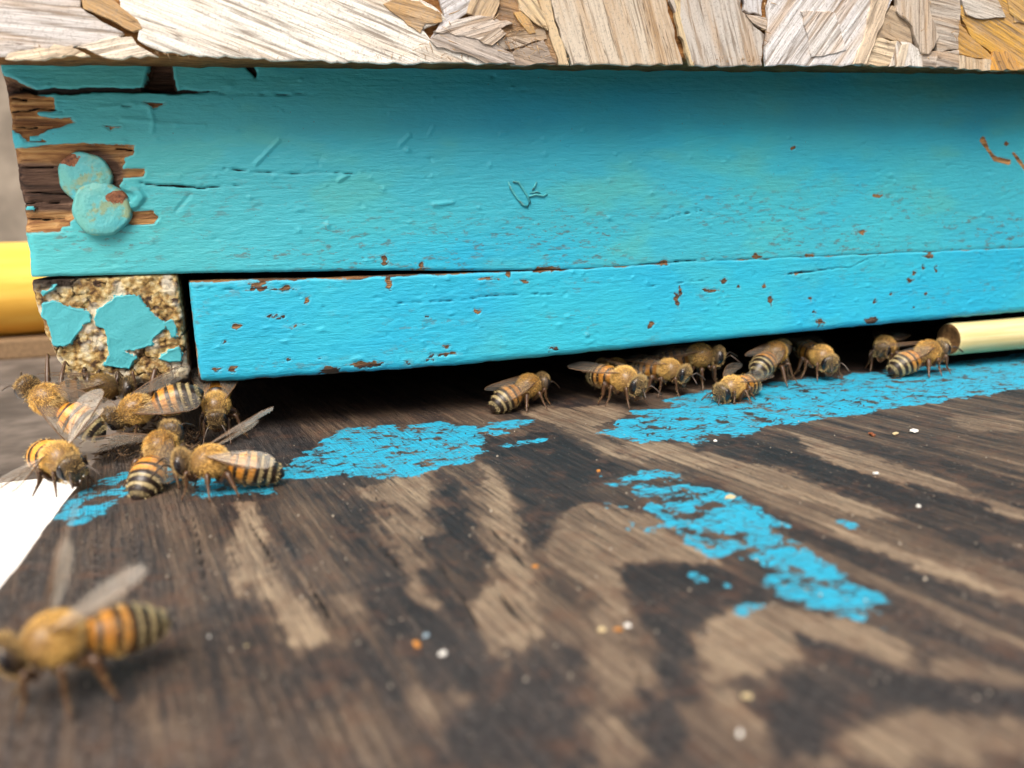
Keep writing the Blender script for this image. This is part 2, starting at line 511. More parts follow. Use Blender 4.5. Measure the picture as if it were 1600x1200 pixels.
tag(sheet, 'white sheet lying left of the landing board, glaring in the light', 'sheet')

def rod(name, x0, x1, yc, zc, r, mat, capmat=None, nodes=(), seg=28, tilt=0.0, parent=None, endscale=0.94):
    xs = sorted(set([x0, x0 + 0.5, x1] + [x0 + (x1 - x0) * k / 24 for k in range(25)] + [n_ + d for n_ in nodes for d in (-2, -0.7, 0, 0.7, 2)]))
    V, Fc, fm = [], [], []
    for x in xs:
        rr = r * (1 + 0.012 * math.sin(x * 0.15))
        for n_ in nodes: rr *= 1 + 0.07 * math.exp(-((x - n_) / 1.0) ** 2)
        if x == x0: rr *= endscale
        for k in range(seg):
            a = 2 * math.pi * k / seg
            V.append((x, yc + rr * math.cos(a) + tilt * (x - x0), zc + rr * math.sin(a)))
    n = len(xs)
    for i in range(n - 1):
        for k in range(seg):
            k2 = (k + 1) % seg
            Fc.append([i * seg + k, i * seg + k2, (i + 1) * seg + k2, (i + 1) * seg + k]); fm.append(0)
    # hollowed, slightly ragged end
    base = len(V)
    for k in range(seg):
        a = 2 * math.pi * k / seg
        V.append((x0 + 0.25 + 0.3 * random.random(), yc + 0.62 * r * math.cos(a), zc + 0.62 * r * math.sin(a)))
    V.append((x0 + 1.2, yc, zc))
    for k in range(seg):
        k2 = (k + 1) % seg
        Fc.append([k2, k, base + k, base + k2]); fm.append(1)
        Fc.append([base + k2, base + k, base + seg]); fm.append(1)
    Fc.append([(n - 1) * seg + k for k in range(seg)]); fm.append(1)
    return mesh_obj(name, V, Fc, [mat, capmat or mat], parent, True, None, fm)
pole = rod('yellow_pole', -420, -42, 245, 15.6, 19.4, M_yellow, M_cut, (-210,))
tag(pole, 'thick yellow varnished pole lying on the stand behind the left end of the hive', 'pole')

batten = box('brown_batten', (-420, 226, -11.98), (-42, 262, -3.82), simple('brown batten', (0.30, 0.19, 0.10), .8), bev=1.0)
tag(batten, 'brown wooden batten under the yellow pole at the left', 'batten')

# ================================================================== landing board
XB0, XB1, YB0, YB1 = -31.0, 250.0, -135.0, 60.0
bx = np.concatenate([np.arange(XB0, 150, 0.42), np.arange(150, XB1 + .01, 2.0)])
by = np.concatenate([np.arange(YB0, 12, 0.42), np.arange(12, YB1 + .01, 2.0)])
X, Y = np.meshgrid(bx, by)
ca, sa = math.cos(-GRAIN_ROT), math.sin(-GRAIN_ROT)
GV = X * ca + Y * sa                          # along the grain
GU = -X * sa + Y * ca                         # across the grain

R4 = lambda pts: board(zoomed(pts, 400, 600, 2.667))
R5 = lambda pts: board(zoomed(pts, 900, 560, 2.286))
R7 = lambda pts: board(zoomed(pts, 200, 800, 2.286))
R8 = lambda pts: board(zoomed(pts, 900, 800, 2.286))
tan_polys = [
    (R7([(370, -40), (470, -40), (540, 220), (620, 330), (720, 440), (640, 490), (560, 480), (500, 320), (420, 310), (380, 230)]), .95),
    (R7([(900, -60), (1100, 30), (1110, 80), (1050, 90), (1040, 230), (1110, 340), (1060, 360), (970, 300), (1000, 230), (900, 110)]), .85),
    (R7([(1250, 20), (1420, 20), (1430, 150), (1480, 280), (1490, 440), (1430, 450), (1350, 560), (1300, 540), (1240, 440), (1200, 320), (1290, 280), (1300, 200)]), .9),
    (R7([(720, 300), (850, 260), (840, 350), (760, 380)]), .7),
    (R7([(690, 720), (900, 680), (1010, 760), (1050, 914), (800, 914)]), .62),
    (R7([(1000, 640), (1180, 620), (1250, 680), (1150, 800), (1040, 740)]), .66),
    (R7([(20, 700), (260, 740), (330, 914), (60, 914)]), .55),
    (R4([(440, 430), (560, 400), (720, 350), (760, 420), (740, 520), (770, 610), (690, 620), (640, 560), (560, 520), (480, 480)]), .88),
    (R4([(500, 560), (600, 560), (760, 760), (620, 800), (560, 700)]), .7),
    (R4([(920, 330), (1020, 350), (1060, 420), (1120, 540), (1110, 690), (1060, 660), (980, 560), (930, 430)]), .86),
    (R4([(1230, 520), (1420, 500), (1600, 540), (1600, 800), (1330, 800), (1200, 700)]), .78),
    (R4([(1050, 60), (1250, 100), (1480, 80), (1560, 130), (1420, 180), (1500, 250), (1600, 330), (1430, 300), (1290, 180), (1120, 120)]), .85),
    (R5([(0, 200), (100, 300), (420, 300), (640, 340), (820, 420), (1120, 500), (1300, 590), (1000, 560), (700, 470), (500, 400), (200, 350), (0, 300)]), .80),
    (R8([(0, 0), (260, 0), (420, 110), (560, 180), (420, 190), (300, 180), (180, 200), (200, 330), (230, 420), (100, 420), (60, 250), (0, 180)]), .85),
    (R8([(400, 410), (560, 330), (800, 350), (1000, 380), (1180, 470), (1250, 560), (1140, 560), (1000, 500), (850, 460), (810, 560), (600, 600), (440, 590)]), .92),
    (R8([(70, 430), (250, 440), (320, 560), (270, 660), (140, 680), (70, 560)]), .78),
    (R8([(560, 640), (650, 650), (690, 760), (690, 880), (560, 820), (480, 640)]), .8),
    (R8([(950, 780), (1200, 690), (1600, 740), (1700, 860), (1300, 880), (1150, 914), (900, 900)]), .84),
    (R8([(1000, 230), (1200, 330), (1600, 455), (1800, 500), (1800, 620), (1600, 540), (1250, 420), (1080, 330)]), .75),
    (R8([(860, 10), (1200, 150), (1600, 280), (1700, 300), (1700, 390), (1550, 340), (1150, 190), (930, 90)]), .85),
    (R8([(1250, 470), (1600, 560), (1700, 600), (1700, 690), (1600, 660), (1250, 580)]), .8),
    (R8([(30, 740), (190, 780), (300, 914), (50, 914)]), .75),
    (R5([(750, 250), (1000, 330), (1300, 420), (1600, 530), (1600, 590), (1250, 480), (900, 380)]), .88),
    (R5([(1300, 200), (1600, 200), (1600, 260), (1400, 260)]), .7),
]
dark_polys = [
    (R5([(420, 290), (620, 285), (850, 355), (1130, 440), (1330, 560), (1600, 680), (1600, 750), (1330, 640), (1060, 525), (800, 400), (420, 330)]), .10),
    (R5([(370, 385), (520, 460), (750, 550), (900, 630), (1200, 777), (1120, 800), (820, 660), (500, 520)]), .12),
    (R8([(700, 0), (900, 75), (1150, 175), (1600, 340), (1750, 390), (1750, 460), (1600, 400), (1100, 225), (860, 120), (690, 30)]), .12),
    (R8([(900, 190), (1050, 260), (1300, 395), (1600, 520), (1750, 580), (1750, 610), (1600, 580), (1250, 450), (950, 290)]), .2),
    (R5([(1080, 240), (1350, 325), (1600, 420), (1700, 450), (1700, 520), (1350, 390), (1100, 280)]), .22),
    (R5([(1180, 440), (1400, 500), (1600, 580), (1700, 640), (1600, 640), (1350, 560)]), .15),
    (R4([(930, 230), (1250, 190), (1500, 340), (1420, 380), (1300, 520), (1200, 660), (1150, 700), (1110, 560), (1030, 380), (930, 290)]), .10),
    (R4([(760, 340), (850, 400), (900, 560), (1000, 720), (960, 820), (800, 800), (690, 660), (770, 610), (740, 500)]), .10),
    (R7([(840, 250), (960, 230), (1000, 320), (1100, 360), (1200, 330), (1260, 480), (1330, 600), (1180, 640), (1000, 560), (860, 420)]), .14),
    (R8([(180, 195), (300, 180), (480, 200), (700, 270), (560, 330), (400, 420), (430, 560), (400, 700), (290, 914), (270, 680), (320, 560), (250, 440), (200, 330)]), .08),
    (R8([(820, 455), (1000, 500), (1130, 560), (1280, 600), (1600, 610), (1750, 640), (1750, 740), (1600, 720), (1200, 680), (950, 760), (740, 914), (690, 760), (660, 650), (800, 580)]), .08),
    (R7([(1180, 700), (1320, 640), (1420, 560), (1500, 460), (1600, 480), (1600, 914), (1080, 914)]), .14),
    (R7([(310, 300), (440, 330), (540, 480), (600, 520), (860, 440), (1000, 600), (960, 660), (700, 560), (560, 640), (300, 600)]), .22),
    (R5([(0, 310), (90, 370), (150, 410), (60, 460), (0, 420)]), .12),
]
jit = 3.6 * fbm(GU / 1.5, GV / 13.0, 3, 5) + 2.4 * fbm(X / 1.6, Y / 1.6, 9, 4)
tan = 0.38 + 0.55 * fbm(GU / 7.0, GV / 70.0, 21, 4)
for pts, val in tan_polys + dark_polys:
    m = sstep(-0.6, 0.6, poly_sdf(X, Y, pts) + jit + 2.6 * fbm(GU / 0.7, GV / 22.0, 13, 3))
    tan = tan * (1 - m) + (val * 0.74 + 0.10) * m
bands = fbm(GU / 2.2, GV / 90.0, 33, 3)
tan = tan + 0.42 * bands * sstep(20, 60, X) + 0.30 * fbm(GU / 0.9, GV / 40.0, 34, 3) + 0.25 * fbm(X / 9, Y / 9, 35, 4)
grey = np.clip(sstep(0.05, -0.35, fbm(X / 22.0, Y / 22.0, 40, 3) + (X - 5) / 60.0) * 0.8 + 0.55 * sstep(-70, -100, Y), 0, 1)  # last term paints near sheen and haze as grey
grey = grey * (1 - 0.75 * np.clip(tan, 0, 1))

paint = np.full(X.shape, -6.0)
def add_paint(pts, cap=2.0, bias=0.0):
    global paint
    paint = np.maximum(paint, np.minimum(poly_sdf(X, Y, board(pts)) + bias, cap))
add_paint([(92, 806), (98, 784), (130, 768), (170, 742), (205, 735), (200, 772), (172, 792), (122, 818), (94, 818)], 0.7, 0.2)
add_paint([(300, 742), (330, 735), (345, 755), (420, 752), (432, 770), (300, 775)], 0.6)
add_paint([(255, 742), (278, 725), (285, 745), (265, 755)], 0.6)
add_paint([(425, 738), (470, 712), (500, 690), (540, 668), (620, 664), (690, 660), (748, 666), (756, 690), (744, 722), (700, 727), (640, 743), (590, 747), (545, 741), (500, 746), (440, 748)], 1.0, 0.3)
add_paint([(745, 672), (770, 655), (835, 655), (800, 676), (750, 682)], 0.5)
add_paint([(775, 694), (835, 686), (870, 684), (830, 692), (785, 700)], 0.25)
add_paint([(932, 676), (985, 668), (950, 660), (1010, 650), (985, 642), (1060, 636), (1040, 624), (1100, 612), (1200, 598), (1290, 588), (1350, 582), (1450, 572), (1640, 545), (1640, 600), (1500, 622), (1400, 637), (1270, 657), (1200, 664), (1150, 682), (1130, 676), (1085, 694), (1050, 684), (1000, 694), (990, 684)], 1.0, 0.3)
add_paint([(965, 742), (1035, 736), (1085, 752), (1128, 768), (1175, 790), (1235, 822), (1243, 858), (1225, 876), (1180, 862), (1108, 870), (1078, 850), (1030, 812), (1012, 782), (985, 765)], 0.55, 0.4)
add_paint([(1018, 806), (1045, 803), (1090, 838), (1140, 850), (1225, 838), (1238, 862), (1180, 860), (1108, 870), (1075, 850)], 1.3, 0.3)
add_paint([(1170, 862), (1232, 850), (1262, 866), (1300, 885), (1330, 912), (1372, 938), (1345, 968), (1318, 950), (1255, 940), (1215, 922), (1185, 905), (1230, 895)], 0.9, 0.6)
for fx, fy, s in [(950, 795, 1.1), (938, 746, .9), (957, 757, .7), (990, 820, .9), (1020, 830, .8), (1078, 896, .6), (1137, 913, .7), (1158, 956, 1.0), (1170, 952, .7), (1335, 820, .6), (1127, 769, .5), (1100, 905, .5)]:
    p = on_z(fx, fy)
    paint = np.maximum(paint, np.where(np.hypot(X - p[0], Y - p[1]) < 4, ell_field(X, Y, (p[0], p[1]), s * .7, s * .8) + 0.15, -6))

paint = paint + 4.8 * fbm(X / 2.6, Y / 2.0, 57, 5) + 1.2 * fbm(X / 0.9, Y / 0.9, 58, 3) - 0.1
crack = np.full(X.shape, -3.0)
for pts, wd in [([(388, 813), (415, 855), (436, 896)], .22), ([(480, 905), (505, 945), (528, 985)], .26), ([(594, 848), (615, 875), (640, 908)], .2),
                ([(760, 817), (800, 860), (845, 908)], .22), ([(769, 914), (800, 950), (836, 996)], .25), ([(300, 800), (315, 870), (322, 940)], .18),
                ([(1075, 700), (1240, 765), (1480, 870)], .10), ([(1180, 720), (1370, 775), (1500, 815)], .12), ([(1290, 720), (1420, 760), (1600, 822)], .12),
                ([(545, 730), (600, 790), (640, 840)], .12), ([(150, 830), (148, 900), (140, 990)], .12), ([(205, 820), (215, 900), (212, 980)], .12),
                ([(870, 760), (960, 830), (1040, 900)], .12), ([(1120, 575), (1200, 625), (1235, 648)], .3), ([(660, 840), (720, 930), (780, 1030)], .15), ([(1060, 1180), (990, 1040), (960, 960)], .1)]:
    q = board(pts)
    crack = np.maximum(crack, line_field(X, Y, q, [wd * .4] + [wd] * (len(q) - 2) + [wd * .2]) + 0.08 * fbm(X / 1.3, Y / 1.3, 5, 2))

Z = 0.10 * fbm(GU / 1.6, GV / 30.0, 51, 3) + 0.35 * fbm(X / 45.0, Y / 45.0, 52, 2) + 0.12 * np.clip(tan, 0, 1) * 0.5
Z = Z + 0.07 * sstep(-0.2, 0.3, paint + 1.6 * fbm(X / 1.2, Y / 1.2, 77, 3)) - 0.45 * sstep(-0.1, 0.2, crack)
edge = np.clip((X - XB0) / 2.2, 0, 1)
Z = Z - 1.3 * (1 - np.sqrt(np.clip(1 - (1 - edge) ** 2, 0, 1)))
XX = X + np.where(X < XB0 + 3, 0.9 * fbm(Y / 6.0, Y * 0 + 2.0, 81, 4) * (1 - edge), 0)
Z = Z - 0.15
lb = slab('landing_board', np.stack([XX, Y, Z], -1), (0, 0, -11.8), M_board, None, {'tan': tan, 'grey': grey, 'paint': paint, 'crack': crack})
tag(lb, 'worn brown plywood landing board with flakes of blue paint under the bees', 'board')

# ================================================================== the hive
hive = empty('beehive', (0, 0, 0))
tag(hive, 'old wooden beehive painted bright cyan with chipped corner and dark entrance slot', 'beehive')
XL = -37.2
def face_fields(X, Z):
    return {k: np.full(X.shape, v) for k, v in (('bare', -3.0), ('crack', -3.0), ('worn', 0.0), ('dark', 0.0), ('chalk', 0.0))}
ZR3 = lambda pts: face(zoomed(pts, 0, 80, 4.0))
ZF = lambda u, v: face(zoomed([(u, v)], 1000, 80, 2.667))[0]
ZG = lambda u, v: face(zoomed([(u, v)], 300, 380, 2.667))[0]
ZH = lambda u, v: face(zoomed([(u, v)], 400, 80, 2.667))[0]
chips = []                                   # (centre, rx, rz)
for u, v, a, b in [(990, 605, 20, 8), (918, 755, 24, 8), (100, 885, 18, 8), (480, 855, 20, 8), (710, 850, 22, 8), (1205, 852, 26, 10), (300, 995, 36, 10), (352, 962, 18, 14),
                   (152, 1040, 14, 30), (168, 998, 8, 16), (545, 1035, 9, 24), (518, 975, 8, 10), (1128, 955, 18, 14), (1180, 905, 10, 12), (1232, 905, 8, 14), (978, 1042, 9, 9), (1045, 1010, 8, 8), (1145, 922, 12, 7),
                   (752, 1130, 26, 14), (965, 1120, 34, 14), (45, 1140, 16, 12), (640, 402, 6, 8), (1525, 388, 8, 10), (725, 1090, 8, 10), (710, 1035, 6, 8), (190 + 1000, 1010, 6, 6), (415, 985, 7, 6), (1140, 1070, 6, 6), (600 + 60, 925, 36, 6)]:
    chips.append((ZF(u, v), a / 2.667 / 9.5, b / 2.667 / 9.5))
for u, v, a, b in [(270, 172, 36, 10), (290, 192, 32, 8), (385, 188, 28, 5), (800, 75, 10, 18), (820, 163, 9, 22), (185, 343, 12, 12), (130, 415, 8, 6), (730, 505, 66, 9), (570, 535, 36, 16), (165, 530, 14, 12), (105, 533, 12, 5),
                   (1062, 430, 14, 10), (1055, 465, 40, 6), (1510, 440, 18, 11), (1470, 110, 60, 10), (1320, 125, 12, 12), (1380, 155, 18, 8), (1240, 147, 30, 4), (985, 487, 12, 5), (900, 500, 10, 5), (488, 235, 8, 14), (1195, 290, 10, 12), (985, 310, 8, 6), (400, 490, 6, 5), (536, 487, 8, 4), (350, 305, 20, 4), (425, 345, 18, 4), (955, 85, 10, 10), (945, 110, 24, 6)]:
    chips.append((ZG(u, v), a / 2.667 / 8.6, b / 2.667 / 8.6))

def common(X, Z, F):
    for c, rx, rz in chips:
        m = (np.abs(X - c[0]) < rx + 2) & (np.abs(Z - c[1]) < rz + 2)
        if m.any():
            f = np.full(X.shape, -3.0)
            wx = X[m] + 1.6 * fbm(X[m] / 1.3, Z[m] / .8, 901, 4); wz = Z[m] + 1.1 * fbm(X[m] / 1.3, Z[m] / .8, 902, 4)
            f[m] = ell_field(wx, wz, c, max(rx, .2), max(rz, .15)) + 0.04 + 0.9 * fbm(X[m] / .6, Z[m] / .4, 903, 3)
            F['dark'][m] = np.maximum(F['dark'][m], 0.25 + 0.6 * ((c[0] * 7.31 + c[1] * 3.7) % 1.0))
            F['bare'] = np.maximum(F['bare'], f)

# ---- upper front board
fx = np.concatenate([np.arange(XL, 175, 0.26), np.arange(175, 250.1, 1.5)])
fz = np.arange(27.2, 71.01, 0.26)
X, Z = np.meshgrid(fx, fz)
zs = np.interp(fx, [-40, -14, 15, 40, 57, 75, 99, 157, 260], [30.1, 29.5, 28.6, 27.4, 27.0, 27.2, 27.2, 26.8, 26.8])   # seam line below the board
zs = zs + 0.16 * fbm(fx / 3.0, fx * 0, 91, 3)
Z = zs[None, :] + (Z - 27.2) * ((71.0 - zs[None, :]) / (71.0 - 27.2))
F = face_fields(X, Z)
common(X, Z, F)
jg = 0.9 * fbm(X / 5.0, Z / 0.55, 101, 4)
B1 = ZR3([(-30, 110), (130, 200), (220, 240), (230, 280), (340, 285), (330, 375), (230, 375), (235, 405), (440, 415), (470, 435), (380, 465), (300, 490), (240, 530), (290, 570), (160, 560), (110, 520), (60, 490), (-30, 440)])
B2 = ZR3([(60, 600), (520, 575), (840, 592), (832, 640), (775, 665), (768, 735), (905, 733), (900, 785), (770, 795), (750, 860), (650, 850), (520, 900), (460, 960), (470, 1030), (430, 1085), (380, 1095), (385, 1130), (100, 1130), (60, 820)])
B3 = ZR3([(790, 995), (950, 990), (990, 1040), (960, 1072), (830, 1085), (790, 1070)])
B4 = ZR3([(895, 318), (1035, 325), (960, 348)])
B5 = ZR3([(640, 463), (755, 470), (690, 488)])
B6 = ZR3([(940, 60), (1070, 60), (1105, 255), (890, 248)])
B7 = ZR3([(-30, 130), (140, 205), (225, 250), (-30, 290)])
for b in (B1, B2, B3, B4, B5, B6, B7):
    F['bare'] = np.maximum(F['bare'], poly_sdf(X, Z, b, 3.0) + jg * 0.8)
keep = [ZR3([(150, 970), (220, 970), (215, 1000), (140, 995)]), ZR3([(180, 530), (250, 530), (255, 560), (180, 560)])]
for k in keep:
    F['bare'] = np.where(poly_sdf(X, Z, k, 3.0) > 0, -0.6, F['bare'])
D1 = ZR3([(60, 690), (420, 690), (480, 620), (600, 610), (720, 680), (780, 720), (760, 860), (470, 1000), (120, 1010), (60, 900)])
F['dark'] = np.clip(F['dark'] * (X > -12) + sstep(-0.8, 0.8, poly_sdf(X, Z, D1, 3.0) + jg) + sstep(-0.4, 0.2, poly_sdf(X, Z, B6, 3.0)) + 0.9 * sstep(-.5, .3, poly_sdf(X, Z, B7, 3.0)) + 0.7 * sstep(0.05, 0.4, fbm(X / 12, Z / .8, 111, 3)), 0, 1)
J = [ZF(1430, 370), ZF(1452, 410), ZF(1480, 448), ZF(1538, 462)]
F['bare'] = np.maximum(F['bare'], line_field(X, Z, J, [.75, .35, .55, .6]))
F['bare'] = np.maximum(F['bare'], line_field(X, Z, [ZF(1556, 425), ZF(1580, 455), ZF(1605, 490)], [.3, .45, .4]))
# cracks
def cr(pts, wds):
    F['crack'] = np.maximum(F['crack'], line_field(X, Z + 0.9 * fbm(X / 4.0, Z / 9.0, 122, 4), pts, wds) + 0.16 * fbm(X / 1.4, Z / .8, 121, 3))
cr(ZR3([(130, 225), (220, 250), (480, 250), (700, 240), (900, 240), (1100, 252), (1380, 255), (1640, 262)]), [.3, .45, .42, .4, .42, .3, .06, -.05])
cr(face([(220, 287), (250, 289), (278, 290), (310, 293), (340, 291), (400, 290)]), [.05, .18, .2, .12, .08, -.06])
cr(face([(350, 264), (372, 266), (400, 268), (539, 270), (600, 267), (650, 265)]), [.0, .14, .04, .05, .0, -.06])
cr(face([(380, 145), (440, 147), (500, 147)]), [.0, .06, -.05])
cr(ZR3([(1560, 95), (1590, 130), (1600, 160)]), [.6, .4, .1])
cr(ZR3([(620, 320), (780, 345), (900, 330)]), [-.02, .06, -.04])
cr([ZF(0, 885), ZF(100, 880), ZF(300, 868), ZF(600, 855)], [.02, .12, .06, -.05])
cr([ZF(1000, 848), ZF(1200, 848), ZF(1350, 840), ZF(1500, 832)], [-.02, .1, .04, .08])
cr([ZF(0, 710), ZF(200, 680), ZF(310, 645)], [-.04, .06, -.04])
for q in ([(20, 300), (110, 303), (150, 300)], [(24, 318), (90, 316)], [(12, 172), (60, 170), (100, 174)], [(16, 196), (56, 199)], [(22, 262), (80, 260)], [(30, 340), (70, 344), (100, 341)], [(14, 150), (40, 156)], [(180, 232), (205, 236)]):
    cr(face(q), [.1, .16, .02][:len(q)])
# worn, grimy lower half
F['worn'] = np.clip(sstep(48, 32, Z + 12 * fbm(X / 18, Z / 4, 131, 3)) * sstep(-0.10, 0.22, fbm(X / 15, Z / 2.5, 132, 4) + 0.12), 0, 1)
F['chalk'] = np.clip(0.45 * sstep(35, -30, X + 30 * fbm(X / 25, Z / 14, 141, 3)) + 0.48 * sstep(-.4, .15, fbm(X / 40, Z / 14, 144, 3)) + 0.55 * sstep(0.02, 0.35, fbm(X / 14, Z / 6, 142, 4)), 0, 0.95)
h = 0.10 * fbm(X / 2.5, Z / 1.1, 151, 3) + 0.25 * fbm(X / 30, Z / 10, 152, 2)
h = h - (0.16 + 0.30 * (X < -8)) * sstep(-0.12, 0.15, F['bare'] + jg * 0.2) + 0.05 * np.exp(-((F['bare'] + 0.3) / 0.28) ** 2)
h = h + sstep(0, .3, F['bare']) * (0.55 * fbm(X / 9.0, Z / 0.6, 153, 3))
h = h - 0.9 * sstep(-0.08, 0.15, F['crack'])
h = h - 2.2 * sstep(-0.3, 0.5, poly_sdf(X, Z, B6, 3.0) + 0.4 * fbm(X / 1, Z / 2, 155, 3))
h = h - 0.9 * sstep(-0.3, 0.8, poly_sdf(X, Z, B7, 3.0)) - 0.5 * sstep(0, 1.2, poly_sdf(X, Z, B2, 3.0))
# ridges and blobs frozen in the paint
for pts, wd, ht in [(face([(400, 256), (436, 219)]), .22, .28), (face([(233, 165), (240, 190), (238, 205)]), .2, .25), (ZR3([(760, 425), (900, 432), (1000, 455), (1280, 462)]), .2, .22),
                    (ZR3([(620, 350), (780, 345), (900, 335)]), .18, .15), (ZR3([(1100, 1000), (1190, 895)]), .15, -.2), (ZR3([(750, 830), (850, 870), (880, 910), (840, 960), (790, 970)]), .6, .55),
                    ([ZH(620, 370), ZH(600, 390), ZH(640, 350)], .25, .25), ([ZH(740, 640), ZH(820, 630)], .25, .3), ([ZH(345, 540), ZH(380, 515)], .28, .3), ([ZH(720, 350), ZH(740, 315)], .18, .2)]:
    h = h + ht * sstep(-0.35, 0.25, line_field(X, Z, pts, [wd] * len(pts)))
for u, v, r_, ht in [(632, 412, .5, .35), (730, 450, .4, -.2), (260, 470, .35, -.2), (975, 475, .4, .25), (298, 725, .5, .3), (735, 520, .3, .2), (440, 640, .35, -.2), (555, 260, .3, .2), (950, 690, .3, -.2), (990, 105, .35, -.3), (180, 745, .45, .2), (530, 575, .4, .2)]:
    c = ZH(u, v)
    h = h + ht * np.exp(-((X - c[0]) ** 2 + (Z - c[1]) ** 2) / (r_ * r_))
rs = np.random.default_rng(5)
for k in range(150):
    c = (rs.uniform(-34, 170), rs.uniform(28, 62)); r_ = rs.uniform(.15, .4)
    m = (np.abs(X - c[0]) < 2) & (np.abs(Z - c[1]) < 2)
    h[m] += rs.choice([.22, .16, -.14]) * np.exp(-(((X[m] - c[0]) / rs.uniform(1, 2)) ** 2 + (Z[m] - c[1]) ** 2) / (r_ * r_))
el = np.clip((X - XL) / 1.6, 0, 1)
h = h - 1.4 * (1 - np.sqrt(1 - (1 - el) ** 2))
eb = np.clip((Z - zs[None, :]) / 0.6, 0, 1)
h = h - 0.45 * (1 - np.sqrt(1 - (1 - eb) ** 2)) * np.interp(X, [25, 60], [1, .3])
XX = X + (1 - el) * 0.8 * fbm(Z / 2.5, Z * 0, 161, 4)
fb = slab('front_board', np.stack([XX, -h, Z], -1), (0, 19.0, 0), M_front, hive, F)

# ---- entrance strip below it
fx = np.concatenate([np.arange(-13.4, 175, 0.26), np.arange(175, 250.1, 1.5)])
ztop = np.interp(fx, [-14, -8, 0, 10, 22, 32, 44, 57, 75, 99, 157, 260], [28.2, 28.1, 27.9, 27.6, 27.5, 27.3, 27.1, 26.95, 27.18, 27.18, 26.78, 26.78]) + np.interp(fx, [20, 50], [.14, 0]) * fbm(fx / 2.2, fx * 0 + 3, 171, 4)
ztop = ztop + np.interp(fx, [30, 60], [0, 1]) * 0.16 * fbm(fx / 3.0, fx * 0, 91, 3)
zbot = np.interp(fx, [-14, 15, 30, 60, 106, 168, 260], [10.3, 9.9, 9.8, 10.3, 11.1, 11.8, 12.2]) + 0.30 * fbm(fx / 3.0, fx * 0 + 7, 172, 4)
tt = np.linspace(0, 1, 66)
X = np.repeat(fx[None, :], len(tt), 0)
Z = zbot[None, :] + tt[:, None] * (ztop - zbot)[None, :]
F = face_fields(X, Z)
common(X, Z, F)
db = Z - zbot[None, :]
dt = ztop[None, :] - Z
F['bare'] = np.maximum(F['bare'], 0.35 - db + 1.5 * fbm(X / 3.5, Z / 1.5, 181, 4) - 0.55 * sstep(10, 40, X))
F['bare'] = np.maximum(F['bare'], np.where(X < 34, 0.22 - dt + 1.1 * fbm(X / 3.0, Z / 1.0, 182, 4), 0.02 - dt + 0.8 * fbm(X / 3.0, Z, 183, 3)))
F['bare'] = np.maximum(F['bare'], 0.30 - (X + 13.4) + 0.9 * fbm(X, Z / 2.0, 184, 3) - 0.3 * sstep(14, 22, Z))
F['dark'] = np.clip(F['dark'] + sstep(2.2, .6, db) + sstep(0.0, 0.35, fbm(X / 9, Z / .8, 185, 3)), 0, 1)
def cr2(pts, wds):
    F['crack'] = np.maximum(F['crack'], line_field(X, Z + 0.9 * fbm(X / 4.0, Z / 9.0, 123, 4), pts, wds) + 0.16 * fbm(X / 1.4, Z / .8, 186, 3))
cr2([ZG(380, 280), ZG(650, 262), ZG(900, 250), ZG(1120, 238), ZG(1330, 215), ZG(1590, 205)], [-.05, .03, .02, .04, .05, .0])
cr2([ZF(620, 928), ZF(780, 910), ZF(880, 902), ZF(950, 870), ZF(1000, 850)], [.12, .10, .03, .05, .0])
cr2([ZF(0, 985), ZF(180, 962), ZF(340, 940)], [.0, .06, -.03])
cr2([ZG(10, 185), ZG(140, 195), ZG(330, 190)], [-.04, .05, -.05])
F['worn'] = np.clip(sstep(0.0, 0.35, fbm(X / 12, Z / 3.0, 187, 4) + 0.02) * 0.7 + 0.5 * sstep(80, 130, X) * sstep(0.0, .3, fbm(X / 10, Z / 3, 188, 3)), 0, 1)
F['chalk'] = np.clip(0.35 * sstep(0.05, 0.4, fbm(X / 14, Z / 6, 189, 4)), 0, 0.8)
h = 0.09 * fbm(X / 2.5, Z / 1.1, 191, 3) + 0.3 * fbm(X / 30, Z / 10, 192, 2)
h = h - 0.16 * sstep(-0.1, 0.1, F['bare']) + 0.05 * np.exp(-((F['bare'] + 0.3) / 0.28) ** 2) - 0.8 * sstep(-0.08, 0.15, F['crack'])
h = h + sstep(0, .3, F['bare']) * 0.4 * fbm(X / 7.0, Z / 0.6, 193, 3)
for k in range(110):
    c = (rs.uniform(-12, 170), rs.uniform(11, 27)); r_ = rs.uniform(.15, .4)
    m = (np.abs(X - c[0]) < 2) & (np.abs(Z - c[1]) < 2)
    h[m] += rs.choice([.2, .15, -.14]) * np.exp(-(((X[m] - c[0]) / rs.uniform(1, 2)) ** 2 + (Z[m] - c[1]) ** 2) / (r_ * r_))
def rnd(d, r, a):
    e = np.clip(d / r, 0, 1)
    return a * (1 - np.sqrt(1 - (1 - e) ** 2))
h = h - rnd(db, 1.6, 1.3) - rnd(dt, 0.8, 0.6) * np.interp(X, [25, 60], [1, .25]) - rnd(X + 13.4, 1.3, 1.1)
h = h - np.interp(X, [-14, 20, 60, 120, 200], [.1, .0, 0., .0, .1])
es = slab('entrance_strip', np.stack([X, -h + np.interp(X, [25, 60], [.25, .02]), Z], -1), (0, 19.0, 0), M_front, hive, F)

